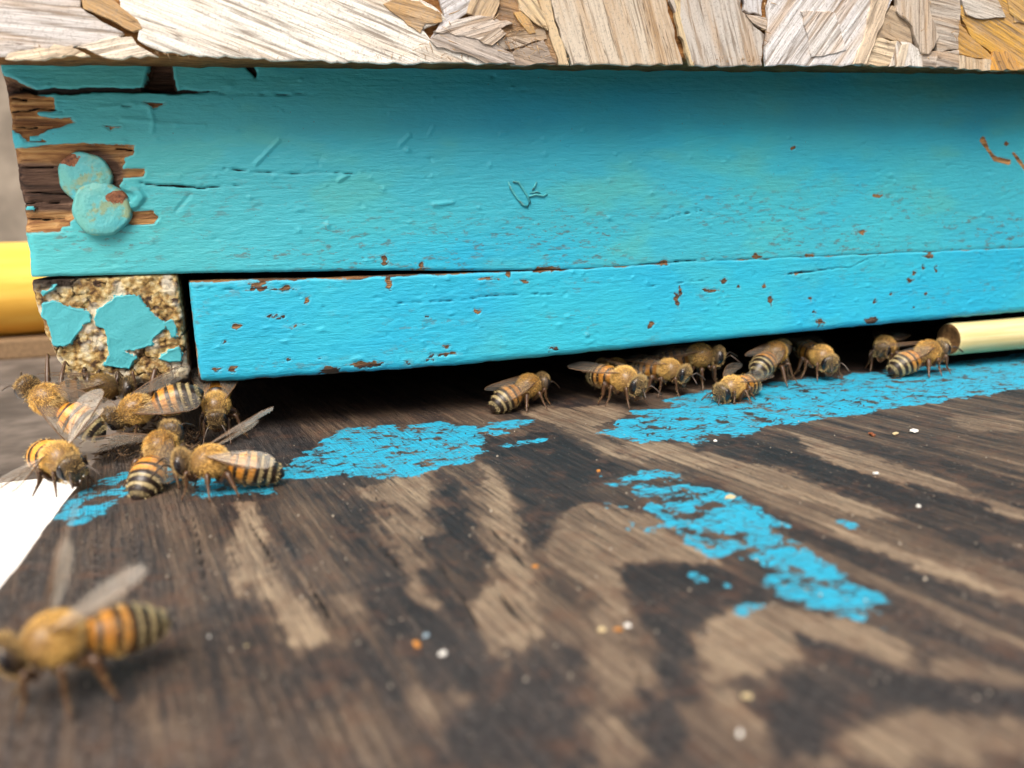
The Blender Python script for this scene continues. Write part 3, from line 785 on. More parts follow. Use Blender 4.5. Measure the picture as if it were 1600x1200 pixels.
# ---- end block of the side rail at the corner
R4b = lambda pts: face(zoomed(pts, 0, 380, 4.0))
nz, nx = 130, 150
lz = np.array([10.0, 11.0, 13.0, 16.0, 20.0, 25.0, 29.6])
lx = np.array([-31.2, -32.4, -34.0, -35.2, -36.3, -37.0, -37.3])
zz = np.linspace(10.2, 29.5, nz)
X = np.zeros((nz, nx)); Z = np.zeros((nz, nx))
bot = 0.9 * fbm(np.linspace(0, 22, nx) / 2.0, np.zeros(nx), 201, 4)
for j in range(nz):
    x0 = np.interp(zz[j], lz, lx) + 0.7 * fbm(np.array([zz[j] / 1.5]), np.array([0.3]), 202, 4)[0]
    x1 = -15.0 + 0.35 * fbm(np.array([zz[j] / 1.5]), np.array([4.3]), 203, 4)[0]
    X[j] = np.linspace(x0, x1, nx)
    Z[j] = zz[j] + bot * (1 - (j / (nz - 1))) ** 2
isl = [R4b([(265, 380), (330, 365), (480, 410), (570, 440), (575, 490), (520, 510), (480, 560), (460, 630), (400, 655), (340, 640), (310, 560), (290, 480), (255, 460)]),
       R4b([(580, 480), (620, 400), (720, 330), (870, 325), (900, 370), (960, 450), (1020, 490), (1030, 530), (960, 580), (950, 640), (860, 665), (780, 670), (850, 720), (810, 790), (740, 780), (640, 760), (680, 700), (665, 600), (640, 540)]),
       R4b([(1000, 720), (1050, 660), (1110, 650), (1140, 690), (1130, 730), (1060, 750)]), R4b([(1035, 500), (1070, 475), (1100, 520), (1120, 590), (1080, 590)]), R4b([(255, 300), (350, 265), (340, 300), (270, 330)])]
pf = np.full(X.shape, -3.0)
for q in isl: pf = np.maximum(pf, poly_sdf(X, Z, q, 3.0))
pf = pf + 1.0 * fbm(X / 1.6, Z / 1.6, 205, 4) + 0.1
f1, f2 = worley(X / 0.95, Z / 0.95, 211)
g1, g2 = worley(X / 0.42, Z / 0.42, 212)
im = sstep(-0.12, 0.2, pf)
h = (1 - im) * (0.40 * (0.6 - f1) + 0.14 * (0.6 - g1) + 1.1 * fbm(X / 3.0, Z / 3.0, 213, 4)) + im * (0.55 + 0.15 * fbm(X / 1.6, Z / 1.6, 214, 3) + 0.14 * np.exp(-(pf / 0.3) ** 2))
h = h - rnd(29.5 - Z, 0.8, 0.7) - rnd(X + 37.3 - (X[:, :1] + 37.3), 1.2, 1.4) - rnd(X[:, -1:] - X, 0.8, 0.6) - rnd(Z - 10.2, 2.0, 1.4)
p1, p2 = worley(X / 2.6 + .4 * fbm(X, Z, 218, 3), Z / 2.6 + .4 * fbm(X, Z, 219, 3), 217)
ck = sstep(.07, .02, p2 - p1) * (1 - im) * sstep(.02, .16, fbm(X / 3.5, Z / 3.5, 220, 3))
h = h - 0.5 * ck
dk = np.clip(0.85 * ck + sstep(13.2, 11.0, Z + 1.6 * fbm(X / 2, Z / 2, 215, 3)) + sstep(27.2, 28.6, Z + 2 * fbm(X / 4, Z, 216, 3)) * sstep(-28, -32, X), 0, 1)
cb = slab('corner_block', np.stack([X, 0.35 - h, Z], -1), (0, 60.0, 0), M_end, hive, {'paint': pf, 'dark': dk, 'chalk': np.full(X.shape, .6)})

# ---- the rest of the box: side, back, floor battens, so that the slot is dark
def painted_box(name, lo, hi, mat):
    o = box(name, lo, hi, mat, hive, bev=0.6)
    return o
sidew = box('side_board', (XL + 0.6, 19.4, 30.2), (-18.0, 300, 71), M_side, hive, bev=.8)
for o in (sidew,):
    for k, v in (('bare', -3.0), ('crack', -3.0), ('worn', .3), ('dark', .3), ('chalk', .5)):
        a = o.data.attributes.new(k, 'FLOAT', 'POINT'); a.data.foreach_set('value', np.full(len(o.data.vertices), v, np.float32))
box('side_rail', (-33.5, 61.0, -0.4), (-15.5, 300, 29.4), M_dark, hive)
box('inner_floor', (-36.0, 61.0, -11.6), (250, 300, -0.6), M_dark, hive)
box('back_board', (-36.5, 300.2, -11.6), (250, 318, 71), M_dark, hive)
box('side_board', (230, 19.6, -0.4), (249, 300, 71), M_dark, hive)
box('frame_bar', (-15.4, 120, 14), (229.8, 130, 70.9), M_dark, hive)

# ---- two painted nail heads, one lapping over the other
def nail(px, py, r, lift, tiltx, tiltz, seed):
    c = on_y(px, py, 0)
    V, Fc, A = [], [], []
    nr, na = 16, 56
    rr = random.Random(seed)
    for i in range(nr + 1):
        t = i / nr
        for k in range(na):
            a = 2 * math.pi * k / na
            wob = 1 + 0.025 * math.sin(3 * a + seed) + 0.02 * math.sin(7 * a + 2 * seed)
            R = r * t * wob
            hgt = lift + 0.30 * (1 - t ** 4) + 0.05 * math.sin(3 * R + a * 2 + seed) * t
            if i == nr: hgt = lift - 0.55; R *= 1.01
            V.append((R * math.cos(a), -hgt + tiltx * R * math.cos(a) + tiltz * R * math.sin(a), R * math.sin(a)))
    for k in range(na):
        a = 2 * math.pi * k / na
        V.append((r * 0.93 * math.cos(a), 0.6, r * 0.93 * math.sin(a)))
    n = nr + 2
    for i in range(n - 1):
        for k in range(na):
            k2 = (k + 1) % na
            Fc.append([i * na + k, i * na + k2, (i + 1) * na + k2, (i + 1) * na + k])
    P = np.array(V)
    sx, sz = (-0.55 * r, 0.72 * r) if seed == 1 else (0.62 * r, 0.42 * r)
    bare = ell_field(P[:, 0] + 1.2 * fbm(P[:, 0] / 1.5, P[:, 2] / 1.5, 55, 3), P[:, 2] + 1.2 * fbm(P[:, 0] / 1.5, P[:, 2] / 1.5, 56, 3), (sx, sz), r * .40, r * .26)
    at = {'bare': bare, 'crack': np.full(len(P), -3.0), 'worn': np.full(len(P), .5), 'dark': np.full(len(P), .25), 'chalk': np.clip(.75 + .5 * fbm(P[:, 0] / 3, P[:, 2] / 3, seed + 300, 2) * 2, 0, 1)}
    o = mesh_obj('nail_head', P, Fc, M_nail, fb, True, at)
    o.location = Vector((c[0], c[1], c[2])) * MM
    return o
nail(133, 277, 4.0, 0.35, 0.0, 0.05, 1)
nail(160, 326, 4.4, 1.0, 0.04, 0.10, 2)
# twig scraps painted over on the board
def tube_verts(path, rad, seg=8):
    P = np.array(path, float); n = len(P)
    V = []
    for i in range(n):
        t = P[min(i + 1, n - 1)] - P[max(i - 1, 0)]
        t = t / (np.linalg.norm(t) + 1e-9)
        ref = np.array([0, 0, 1.0]) if abs(t[2]) < 0.9 else np.array([1.0, 0, 0])
        a = np.cross(t, ref); a /= np.linalg.norm(a); b = np.cross(t, a)
        r_ = rad[i] if hasattr(rad, '__len__') else rad
        for k in range(seg):
            an = 2 * math.pi * k / seg
            V.append(P[i] + r_ * (math.cos(an) * a + math.sin(an) * b))
    Fc = []
    for i in range(n - 1):
        for k in range(seg):
            k2 = (k + 1) % seg
            Fc.append([i * seg + k2, i * seg + k, (i + 1) * seg + k, (i + 1) * seg + k2])
    Fc.append([k for k in range(seg)]); Fc.append([(n - 1) * seg + k for k in range(seg - 1, -1, -1)])
    return V, Fc
def scrap(pts, r):
    q = [np.array([x, -0.22, z]) for x, z in (ZH(u, v) for u, v in pts)]
    V, Fc = tube_verts(q, [r * .7] + [r] * (len(q) - 2) + [r * .7])
    n = len(V)
    mesh_obj('painted_scrap', V, Fc, M_front, fb, True, {'bare': np.full(n, -.2), 'crack': np.full(n, -3.), 'worn': np.full(n, .9), 'dark': np.full(n, .5), 'chalk': np.full(n, .9)})
scrap([(1050, 545), (1062, 575), (1085, 610), (1110, 640), (1130, 648), (1140, 630), (1128, 600), (1108, 570), (1092, 545), (1070, 543)], .22)
scrap([(1135, 606), (1165, 598), (1195, 604), (1212, 594)], .20)
scrap([(1150, 580), (1160, 562), (1168, 545)], .18)
scrap([(1140, 590), (1170, 586), (1185, 592)], .12)

# ================================================================== strand board lid
lid = empty('strand_board_lid', (0, -10, 61.5))
tag(lid, 'weathered strand board lid rim overhanging the top of the cyan hive', 'lid')
OFF = Vector((0, 10, -61.5)) * MM
YP = -10.0
# core with a torn lower edge
fx = np.arange(-48, 250, 0.7); fz = np.concatenate([np.linspace(0, 1, 5) ** 1.0 * 2.0, np.linspace(3, 50, 14)])
X, Zt = np.meshgrid(fx, fz)
zb = np.interp(fx, [-75, -35, 42, 152, 250], [62.2, 62.5, 63.3, 64.3, 65.0]) + 0.55 * fbm(fx / 3.0, fx * 0, 221, 4)
Z = zb[None, :] + Zt
h = 0.5 * fbm(X / 6, Z / 1.5, 222, 4) - rnd(Zt, 1.2, 0.8)
core = slab('core_panel', np.stack([X, YP - h + .35, Z], -1), (0, 9.6, 0), M_core, lid, None)
core.location = OFF
o = box('top_panel', (-48, -0.2, 100.0), (250, 320, 112.0), M_core, lid); o.location = OFF
o = box('filler_strip', (-37, 0.6, 71.2), (249, 318, 99.8), M_dark, lid); o.location = OFF
# (pixel outline, grain direction in the picture, layer, colour)
W_, CR, TN, GY, LV, OC, BR = (0.86, 0.83, 0.77), (0.80, 0.67, 0.50), (0.50, 0.33, 0.16), (0.44, 0.40, 0.36), (0.60, 0.60, 0.62), (0.62, 0.36, 0.075), (0.24, 0.15, 0.085)
strands = [
    ([(-60, -160), (110, -160), (125, 10), (160, 33), (192, 52), (180, 62), (120, 70), (60, 76), (-60, 93)], (10, 1), 1, (.60, .58, .57)),
    ([(112, -30), (155, -20), (200, 20), (224, 44), (208, 50), (170, 30), (130, 14)], (10, 6), 3, TN),
    ([(150, -160), (620, -160), (640, -10), (684, 14), (700, 30), (662, 46), (672, 60), (740, 80), (762, 99), (560, 97), (400, 91), (285, 84), (244, 76), (215, 62), (216, 46), (188, 18)], (10, 4.4), 2, W_),
    ([(12, 84), (60, 74), (112, 69), (116, 77), (95, 89), (6, 92)], (10, -2), 2, CR),
    ([(118, 72), (160, 61), (207, 58), (214, 70), (246, 88), (165, 90), (148, 82)], (10, -2), 3, (.78, .70, .58)),
    ([(98, 88), (118, 76), (140, 88)], (10, -6), 4, CR),
    ([(598, 6), (632, -8), (690, 22), (692, 33), (665, 36), (657, 52), (630, 30)], (10, 3), 3, TN),
    ([(640, -140), (800, -140), (765, -6), (732, 20), (674, 60), (690, 34), (696, 22)], (10, -7), 1, LV),
    ([(671, 62), (700, 46), (760, 58), (800, 82), (805, 100), (760, 99), (720, 82), (682, 74)], (10, 4), 4, (.47, .42, .38)),
    ([(678, 50), (712, 30), (745, 24), (802, 36), (772, 46), (750, 62), (722, 56)], (10, -3), 5, (.66, .61, .56)),
    ([(730, 20), (757, -60), (800, -60), (772, 26), (746, 26)], (5, -10), 3, (.52, .40, .26)),
    ([(770, 30), (812, -80), (862, -80), (872, 99), (795, 99), (762, 62)], (10, 2.5), 0, BR),
    ([(778, 50), (852, 44), (856, 60), (800, 70)], (10, -1), 2, (.40, .30, .20)),
    ([(790, 84), (850, 62), (868, 98), (800, 101)], (10, 3), 2, (.40, .33, .27)),
    ([(775, 64), (806, 56), (846, 62), (812, 72), (788, 78)], (10, 4), 3, (.55, .48, .40)),
    ([(748, 62), (778, 42), (790, 52), (768, 72)], (10, -7), 6, (.50, .43, .36)),
    ([(800, -30), (824, -20), (850, 20), (857, 48), (834, 36), (812, 16)], (8, 10), 4, (.70, .55, .34)),
    ([(804, 20), (818, 16), (838, 50), (828, 52)], (6, 10), 3, (.60, .38, .15)),
    ([(838, -160), (1024, -160), (1040, -4), (1068, 101), (893, 101), (874, 44), (862, 4)], (3, 10), 3, (.62, .55, .45)),
    ([(826, -160), (837, -160), (860, 4), (872, 46), (890, 101), (874, 101), (853, 34), (842, -4)], (3, 10), 4, (.66, .52, .33)),
    ([(1044, -160), (1200, -160), (1158, 8), (1180, 40), (1196, 52), (1192, 102), (1084, 102), (1062, 34), (1048, 0)], (3, 10), 2, (.56, .53, .49)),
    ([(1041, -120), (1047, -120), (1066, 34), (1087, 102), (1080, 102), (1058, 34)], (3, 10), 3, (.66, .53, .32)),
    ([(1160, -100), (1200, -100), (1192, 24), (1165, 14)], (2, 10), 1, LV),
    ([(1166, 22), (1200, 26), (1198, 46), (1176, 36)], (10, 3), 3, (.55, .50, .45)),
    ([(1207, -160), (1420, -160), (1398, -10), (1371, 46), (1346, 102), (1198, 102), (1198, 56), (1200, 40)], (7, -10), 4, (.70, .70, .71)),
    ([(1250, 18), (1304, 20), (1322, 78), (1268, 90), (1262, 60)], (7, -10), 5, (.74, .73, .72)),
    ([(1370, -60), (1402, -60), (1382, 24), (1352, 101), (1332, 101), (1352, 50)], (4, -10), 6, (.68, .56, .42)),
    ([(1374, 42), (1396, 8), (1424, 30), (1428, 68), (1400, 64), (1372, 58)], (10, 4), 2, (.46, .36, .25)),
    ([(1371, 58), (1402, 64), (1402, 84), (1388, 103), (1352, 102), (1360, 80)], (10, 2), 3, (.70, .58, .41)),
    ([(1392, -160), (1447, -160), (1452, 20), (1466, 58), (1462, 66), (1450, 86), (1437, 84), (1424, 42), (1400, 18)], (1, 10), 5, (.57, .50, .42)),
    ([(1445, -160), (1506, -160), (1500, 30), (1497, 78), (1465, 80), (1462, 62), (1450, 20)], (10, 2), 3, (.45, .41, .36)),
    ([(1402, 64), (1422, 66), (1442, 86), (1442, 104), (1390, 104), (1396, 84)], (2, 10), 4, (.70, .69, .66)),
    ([(1408, 70), (1418, 70), (1410, 104), (1400, 104)], (-2, 10), 6, (.66, .58, .46)),
    ([(1438, 84), (1464, 79), (1500, 80), (1500, 106), (1440, 104)], (10, 1), 3, (.52, .46, .40)),
    ([(1466, 80), (1498, 79), (1498, 106), (1464, 105)], (10, 2), 4, (.50, .45, .40)),
    ([(1505, -160), (1680, -160), (1680, 112), (1596, 110), (1545, 76), (1515, 52), (1502, 20)], (10, 5), 3, OC),
    ([(1496, 20), (1515, 54), (1545, 80), (1564, 98), (1497, 84)], (10, 5), 2, (.52, .30, .08)),
    ([(1497, 85), (1562, 97), (1584, 110), (1498, 108)], (2, 10), 3, (.66, .55, .40)),
    ([(1498, -30), (1556, -6), (1570, 28), (1532, 30), (1508, 22)], (10, 3), 5, (.55, .52, .47)),
    ([(1552, 80), (1570, 80), (1602, 108), (1548, 109)], (6, 10), 5, (.66, .34, .07)),
    ([(1560, -30), (1640, -10), (1640, 40), (1585, 36)], (10, 6), 4, (.56, .36, .12)),
    ([(1684, -160), (1860, -160), (1900, 113), (1690, 112)], (10, 6), 2, GY),
    ([(1880, -160), (2100, -160), (2100, 115), (1905, 114)], (4, 10), 3, CR),
    ([(-150, -160), (-66, -160), (-62, 92), (-112, 92)], (2, 10), 2, (.58, .54, .48)),
    ([(150, -520), (600, -520), (620, -166), (140, -166)], (10, -2), 1, GY), ([(-230, -520), (140, -520), (130, -166), (-150, -166)], (10, 2), 1, CR),
    ([(610, -520), (1000, -520), (1010, -166), (640, -146)], (6, 10), 1, (.60, .52, .42)), ([(1020, -520), (1400, -520), (1390, -166), (1030, -166)], (10, -4), 1, W_), ([(1410, -520), (1900, -520), (1880, -166), (1400, -166)], (10, 5), 1, TN),
]
for si, (pts, gd, layer, colr) in enumerate(strands):
    q = [np.array(p) for p in face(pts, YP - 1)]
    ge = np.array(face([(800, 50), (800 + gd[0], 50 + gd[1])], YP - 1)); ga = math.atan2(ge[1][1] - ge[0][1], ge[1][0] - ge[0][0])
    # refine and fray the outline
    out = []
    rr = random.Random(si + 50)
    for i in range(len(q)):
        a, b = q[i], q[(i + 1) % len(q)]
        L = np.linalg.norm(b - a); n = max(1, min(14, int(L / 1.1)))
        for k in range(n):
            p = a + (b - a) * k / n
            out.append(p + np.array([rr.uniform(-.26, .26), rr.uniform(-.26, .26)]) * (1 if k else .4))
    c = np.mean(out, 0)
    ca_, sa_ = math.cos(-ga), math.sin(-ga)
    th = 0.5; y1 = -0.16 * layer - 0.35
    tx, tz = rr.uniform(-.012, .012), rr.uniform(-.02, .02)
    loc2 = [((p - c)[0] * ca_ - (p - c)[1] * sa_, (p - c)[0] * sa_ + (p - c)[1] * ca_) for p in out]
    n = len(out)
    def clampt(v): return max(-.12, min(.12, v))
    V = [(u, y1 - clampt(tx * u + tz * v) + rr.uniform(-.03, .03), v) for u, v in loc2] + [(u, y1 + th + .3, v) for u, v in loc2]
    # inner ring makes a soft worn arris
    V += [(u * .985, y1 - 0.07 - clampt(tx * u + tz * v), v * .97) for u, v in loc2]
    Fc = []
    for i in range(n):
        j = (i + 1) % n
        Fc.append([i, j, 2 * n + j, 2 * n + i]); Fc.append([j, i, n + i, n + j])
    Fc.append([2 * n + i for i in range(n)])
    area = sum(loc2[i][0] * loc2[(i + 1) % n][1] - loc2[(i + 1) % n][0] * loc2[i][1] for i in range(n))
    if area < 0: Fc = [list(reversed(f)) for f in Fc]
    o = mesh_obj('wood_strand', V, Fc, M_strand, lid, False)
    o.location = Vector((c[0], YP, c[1])) * MM + OFF
    o.rotation_euler = (0, -ga, 0)
    o.color = (*[min(.86, c_ * 1.02) for c_ in colr], 1)

# frayed fibres along the sawn edge and in the torn places of the lid
V, Fc = [], []
rf = random.Random(17)
for k in range(640):
    if k < 520:
        px_, py_ = rf.uniform(-40, 1640), 0
        p = on_y(px_, 96, YP - .6); p[2] = np.interp(p[0], [-75, -35, 42, 152, 250], [62.2, 62.5, 63.3, 64.3, 65.0]) + rf.uniform(-.1, .5)
        d = np.array([rf.gauss(0, .5), -.15 + rf.gauss(0, .25), -1.0 if rf.random() < .6 else 1.0]); L_ = rf.uniform(.25, .9)
    else:
        px_, py_ = (rf.uniform(770, 865), rf.uniform(30, 98)) if k < 580 else (rf.choice([670, 690, 1190, 1400, 1440, 1500, 1555]) + rf.gauss(0, 12), rf.uniform(0, 98))
        p = on_y(px_, py_, YP - 1.1 - rf.random() * .4)
        a = rf.choice([.35, -.5, .25, 1.2]) + rf.gauss(0, .25)
        d = np.array([math.cos(a), rf.gauss(0, .12), -math.sin(a)]); L_ = rf.uniform(.6, 2.0)
    d = d / np.linalg.norm(d)
    if k >= 520 and (p + d * L_)[2] < 63.5: continue
    q = [p, p + d * L_ * .5 + np.array([rf.gauss(0, .08), -.05, rf.gauss(0, .08)]), p + d * L_]
    r_ = rf.uniform(.03, .09)
    vv, ff = tube_verts(q, [r_, r_ * .9, r_ * .3], 4)
    b = len(V); V += list(vv); Fc += [[b + i for i in f_] for f_ in ff]
o = mesh_obj('frayed_fibre', V, Fc, simple('frayed wood fibre', (0.55, 0.40, 0.24), .85, .35, .25, .1, .2, None, (0.26, 0.15, 0.07)), lid, True)
o.location = OFF
o['kind'] = 'stuff'

# ================================================================== honey bees
def make_bee_materials():
    M = Mat('bee cuticle')
    n = M.noise(2.2, detail=3)
    col = M.mix(M.rng(n, 0.3, 0.7, 0.0, 0.35), M.attr('tint', True), (0.03, 0.016, 0.008))
    body = M.fin(col, 0.36, None, 0.5)
    M = Mat('bee fuzz'); fz_ = M.fin(M.attr('tint', True), 0.75, None, 0.2)
    M = Mat('bee eye'); ey = M.fin((0.011, 0.008, 0.008), 0.18, M.bump(M.voro(9.0), 0.05, 0.4), 0.6)
    wings_ = []
    for nm_, fac in (('wing membrane', 0.06), ('wing membrane with added sheen', 0.24)):  # second copy is more opaque, with reflected brightness put into the membrane
      M = Mat(nm_)
      n = M.noise(0.9, detail=2)
      M.fin(M.mix(n, (0.62, 0.55, 0.45), (0.80, 0.76, 0.70)), 0.22, M.bump(n, 0.25, 0.6), 0.6)
      tr = M.n('ShaderNodeBsdfTransparent'); tr.inputs[0].default_value = (0.97, 0.95, 0.90, 1)
      mx = M.n('ShaderNodeMixShader'); mx.inputs[0].default_value = fac
      M.l(tr.outputs[0], mx.inputs[1]); M.l(M.b.outputs[0], mx.inputs[2]); M.l(mx.outputs[0], M.out.inputs[0])
      wings_.append(M.m)
    M = Mat('wing vein'); vein = M.fin((0.13, 0.070, 0.032), 0.5, None, 0.4)
    return body, fz_, ey, wings_, vein
M_bee, M_fuzz, M_eye, M_wing, M_vein = make_bee_materials()

AMBER, DARKB, CREAM = np.array([.78, .33, .045]), np.array([.018, .011, .008]), np.array([.66, .53, .27])
THX, THAIR, HHAIR, LEGC, FACE = np.array([.24, .14, .05]), np.array([.84, .53, .16]), np.array([.66, .46, .20]), np.array([.055, .028, .013]), np.array([.085, .058, .032])

def smooth_path(P, rad, n=4):
    """Catmull-Rom refinement of a joint chain so that limbs bend rather than fold"""
    P = [np.array(p, float) for p in P]; out, ro = [], []
    for i in range(len(P) - 1):
        a, b, c, d = P[max(i - 1, 0)], P[i], P[i + 1], P[min(i + 2, len(P) - 1)]
        for k in range(n):
            t = k / n
            out.append(0.5 * ((2 * b) + (c - a) * t * 0.6 + (-0.6 * a * 2 + 2 * b * 0 + 0.6 * 2 * a) * 0 + (c - b) * (2 * t - t * 0.6 * 2 + 0.6 * t) ) if False else b + (c - b) * t)
            ro.append(rad[i] + (rad[i + 1] - rad[i]) * t)
    out.append(P[-1]); ro.append(rad[-1])
    out = np.array(out); q = out.copy()
    q[1:-1] = 0.25 * out[:-2] + 0.5 * out[1:-1] + 0.25 * out[2:]
    return q, ro

def lathe_ring(cen, ax_u, ax_v, ru, rv, seg):
    a = np.arange(seg) * 2 * math.pi / seg
    return cen + np.outer(np.cos(a) * ru, ax_u) + np.outer(np.sin(a) * rv, ax_v)

ABT = [0, .05, .12, .22, .40, .58, .74, .86, .94, .985, 1.0]
ABR = [.45, .95, 1.45, 1.88, 2.12, 2.02, 1.68, 1.20, .72, .30, .06]

def honey_bee(label, pos, fwd, up, droop=22, head_pitch=20, wings=(25, 8), wing2=None, feet=None, hue=1.0, dark=0.0, ground=0.0, seed=0, head_yaw=0, scale=1.2, antlift=0.0, fuzzn=1.0, spread_legs=1.0):
    rr = np.random.default_rng(seed + 400)
    scale = scale * (1 + .05 * math.sin(seed * 2.7)); hue = hue * (1 + .12 * math.sin(seed * 1.9))
    f = np.array(fwd, float); f /= np.linalg.norm(f)
    u = np.array(up, float); u = u - f * (u @ f); u /= np.linalg.norm(u)
    l = np.cross(u, f)
    R = np.stack([f, l, u], 1)                       # local -> world
    pos = np.array(pos, float)
    base = np.array([pos[0], pos[1], ground])
    shift = R.T @ (pos - base) / scale
    root = empty('honey_bee', base)
    root.rotation_euler = Matrix(R.tolist()).to_euler()
    tag(root, label, 'bee', 'honey bees at the hive entrance')
    root.scale = (scale, scale, scale)
    V, Fc, Cc = [], [], []
    hair = []                                        # (point, normal, back direction, length, colour)
    def add(verts, faces, cols):
        b = sum(len(v) for v in V)
        V.append(np.asarray(verts, float)); Cc.append(np.asarray(cols, float) * np.ones((len(verts), 3)))
        Fc.extend([[b + i for i in q] for q in faces])
    def skin(rings, cols, cap=True):
        seg = len(rings[0]); n = len(rings)
        Fs = [[i * seg + k, i * seg + (k + 1) % seg, (i + 1) * seg + (k + 1) % seg, (i + 1) * seg + k] for i in range(n - 1) for k in range(seg)]
        if cap:
            Fs.append(list(range(seg - 1, -1, -1))); Fs.append([(n - 1) * seg + k for k in range(seg)])
        add(np.concatenate(rings), Fs, np.concatenate(cols))
    dk = 1.0 - 0.65 * dark  # darker palette paints in the shade on bees under the block and slot
    yv, zv = np.array([0, 1.0, 0]), np.array([0, 0, 1.0])
    # ---- abdomen: six overlapping rings, bent down by `droop`
    seg, NS = 30, 64
    Lab = 6.9
    cen = np.array([-1.75, 0, -0.35]); ang = math.radians(180 + 4)
    rings, cols = [], []
    bounds = [0, .20, .38, .55, .70, .84, 1.001]
    prev = 0.0
    for i in range(NS + 1):
        t = i / NS
        ds = (t - prev) * Lab; prev = t
        ang_i = ang + math.radians(droop) * (t ** 1.3)
        d = np.array([math.cos(ang_i), 0, -math.sin(ang_i) * -1.0])
        d = np.array([math.cos(ang_i), 0, math.sin(ang_i)])
        # ang just past 180 deg gives a small negative z, i.e. the abdomen sinks as droop grows
        cen = cen + d * ds
        nv = np.array([-d[2], 0, d[0]]); nv = nv if nv[2] > 0 else -nv
        k = next(j for j in range(6) if t < bounds[j + 1])
        fr = (t - bounds[k]) / (bounds[k + 1] - bounds[k])
        r = np.interp(t, ABT, ABR) * (1 + 0.055 * (fr - 0.5) * (1 if t < .93 else 0))
        ring = lathe_ring(cen, yv, nv, r, r * 0.93, seg)
        a = np.arange(seg) * 2 * math.pi / seg
        top = np.sin(a)                              # 1 on the back, -1 underneath
        jag = 0.06 * np.sin(a * 3 + seed + k) + rr.uniform(-.02, .02, seg)
        frj = fr + jag
        if k <= 2:
            m = sstep(.56 - .04 * k, .80 - .05 * k, frj)[:, None]
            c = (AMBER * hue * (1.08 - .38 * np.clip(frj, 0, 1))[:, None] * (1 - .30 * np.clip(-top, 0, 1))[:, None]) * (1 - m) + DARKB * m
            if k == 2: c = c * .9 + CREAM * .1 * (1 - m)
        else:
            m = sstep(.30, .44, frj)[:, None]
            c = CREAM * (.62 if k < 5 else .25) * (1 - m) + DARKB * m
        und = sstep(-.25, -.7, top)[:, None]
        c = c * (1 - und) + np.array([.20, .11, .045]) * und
        rings.append(ring); cols.append(c * dk)
        if i > 2 and t < .9:
            for q in range(seg):
                nrm = math.cos(a[q]) * yv + math.sin(a[q]) * nv
                if k >= 2 and fr < .40 and rr.random() < .6 * fuzzn:
                    for _ in range(2): hair.append((ring[q] + rr.normal(0, .06, 3), nrm, d, rr.uniform(.16, .32), CREAM * rr.uniform(.75, 1.1) * dk, .9))
                elif k <= 1 and rr.random() < .35 * fuzzn:
                    hair.append((ring[q], nrm, d, rr.uniform(.2, .45), THAIR * rr.uniform(.7, 1.2) * dk, .8))
                elif rr.random() < .10:
                    hair.append((ring[q], nrm, d, rr.uniform(.15, .3), np.array([.12, .08, .05]) * dk, .8))
    skin(rings, cols)
    # ---- waist and thorax
    rings, cols = [], []
    NT = 22
    for i in range(NT + 1):
        t = i / NT
        x = -2.15 + 4.35 * t
        s = max(0.0, 1 - abs((x - 0.02) / 2.2) ** 2.35) ** 0.5
        r = max(.40, 1.95 * s)
        zc = .10 - .22 * (abs(x) / 2.1) ** 2
        ring = lathe_ring(np.array([x, 0, zc]), yv, zv, r * .96, r * .97, seg)
        rings.append(ring); cols.append(np.ones((seg, 3)) * THX * dk)
    skin(rings, cols)
    nth = int(5200 * fuzzn)
    for _ in range(nth):
        v = rr.normal(size=3); v /= np.linalg.norm(v)
        if v[2] < -.85: continue
        p = v * np.array([2.0, 1.84, 1.86]) + np.array([0, 0, .10])
        bald = (abs(v[0]) < .42 and abs(v[1]) < .40 and v[2] > .8)
        if bald and rr.random() < .45: continue
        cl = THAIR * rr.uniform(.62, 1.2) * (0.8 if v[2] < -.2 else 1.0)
        if v[0] < -.55: cl = cl * .5 + CREAM * .55
        hair.append((p, v, np.array([-1.0, 0, 0]), rr.uniform(.28, .62), cl * dk, .75))
    # ---- head: heart shaped, flat in front, hung from the neck
    hp, hy = math.radians(head_pitch), math.radians(head_yaw)
    Hc = np.array([2.95, 0.0, -.35])
    RH = np.array([[math.cos(hy), -math.sin(hy), 0], [math.sin(hy), math.cos(hy), 0], [0, 0, 1]]) @ np.array([[math.cos(hp), 0, math.sin(hp)], [0, 1, 0], [-math.sin(hp), 0, math.cos(hp)]])
    H = lambda p: Hc + RH @ np.array(p, float)
    nl, na = 18, 26
    rings, cols = [], []
    for i in range(nl + 1):
        ph = math.pi * i / nl
        zz_ = 1.72 * math.cos(ph)
        s = max(.02, math.sin(ph)) ** .85
        wd = 1.72 * s * (1.0 if zz_ > -.2 else 1 - .34 * min(1, (-.2 - zz_) / 1.5))
        tk = .98 * s
        ring = []
        for k in range(na):
            an = 2 * math.pi * k / na
            fx_ = math.cos(an); fy_ = math.sin(an)
            xx = tk * (fx_ if fx_ < 0 else fx_ * (.92 + .10 * math.cos(fy_ * 1.5)))
            bulge = .20 * math.exp(-((zz_ + .55) / .6) ** 2 - (fy_ / .45) ** 2) if fx_ > 0 else 0
            ring.append(H((xx + bulge, wd * fy_, zz_)))
        rings.append(np.array(ring)[::-1]); cols.append(np.ones((na, 3)) * FACE * dk)
    skin(rings, cols)
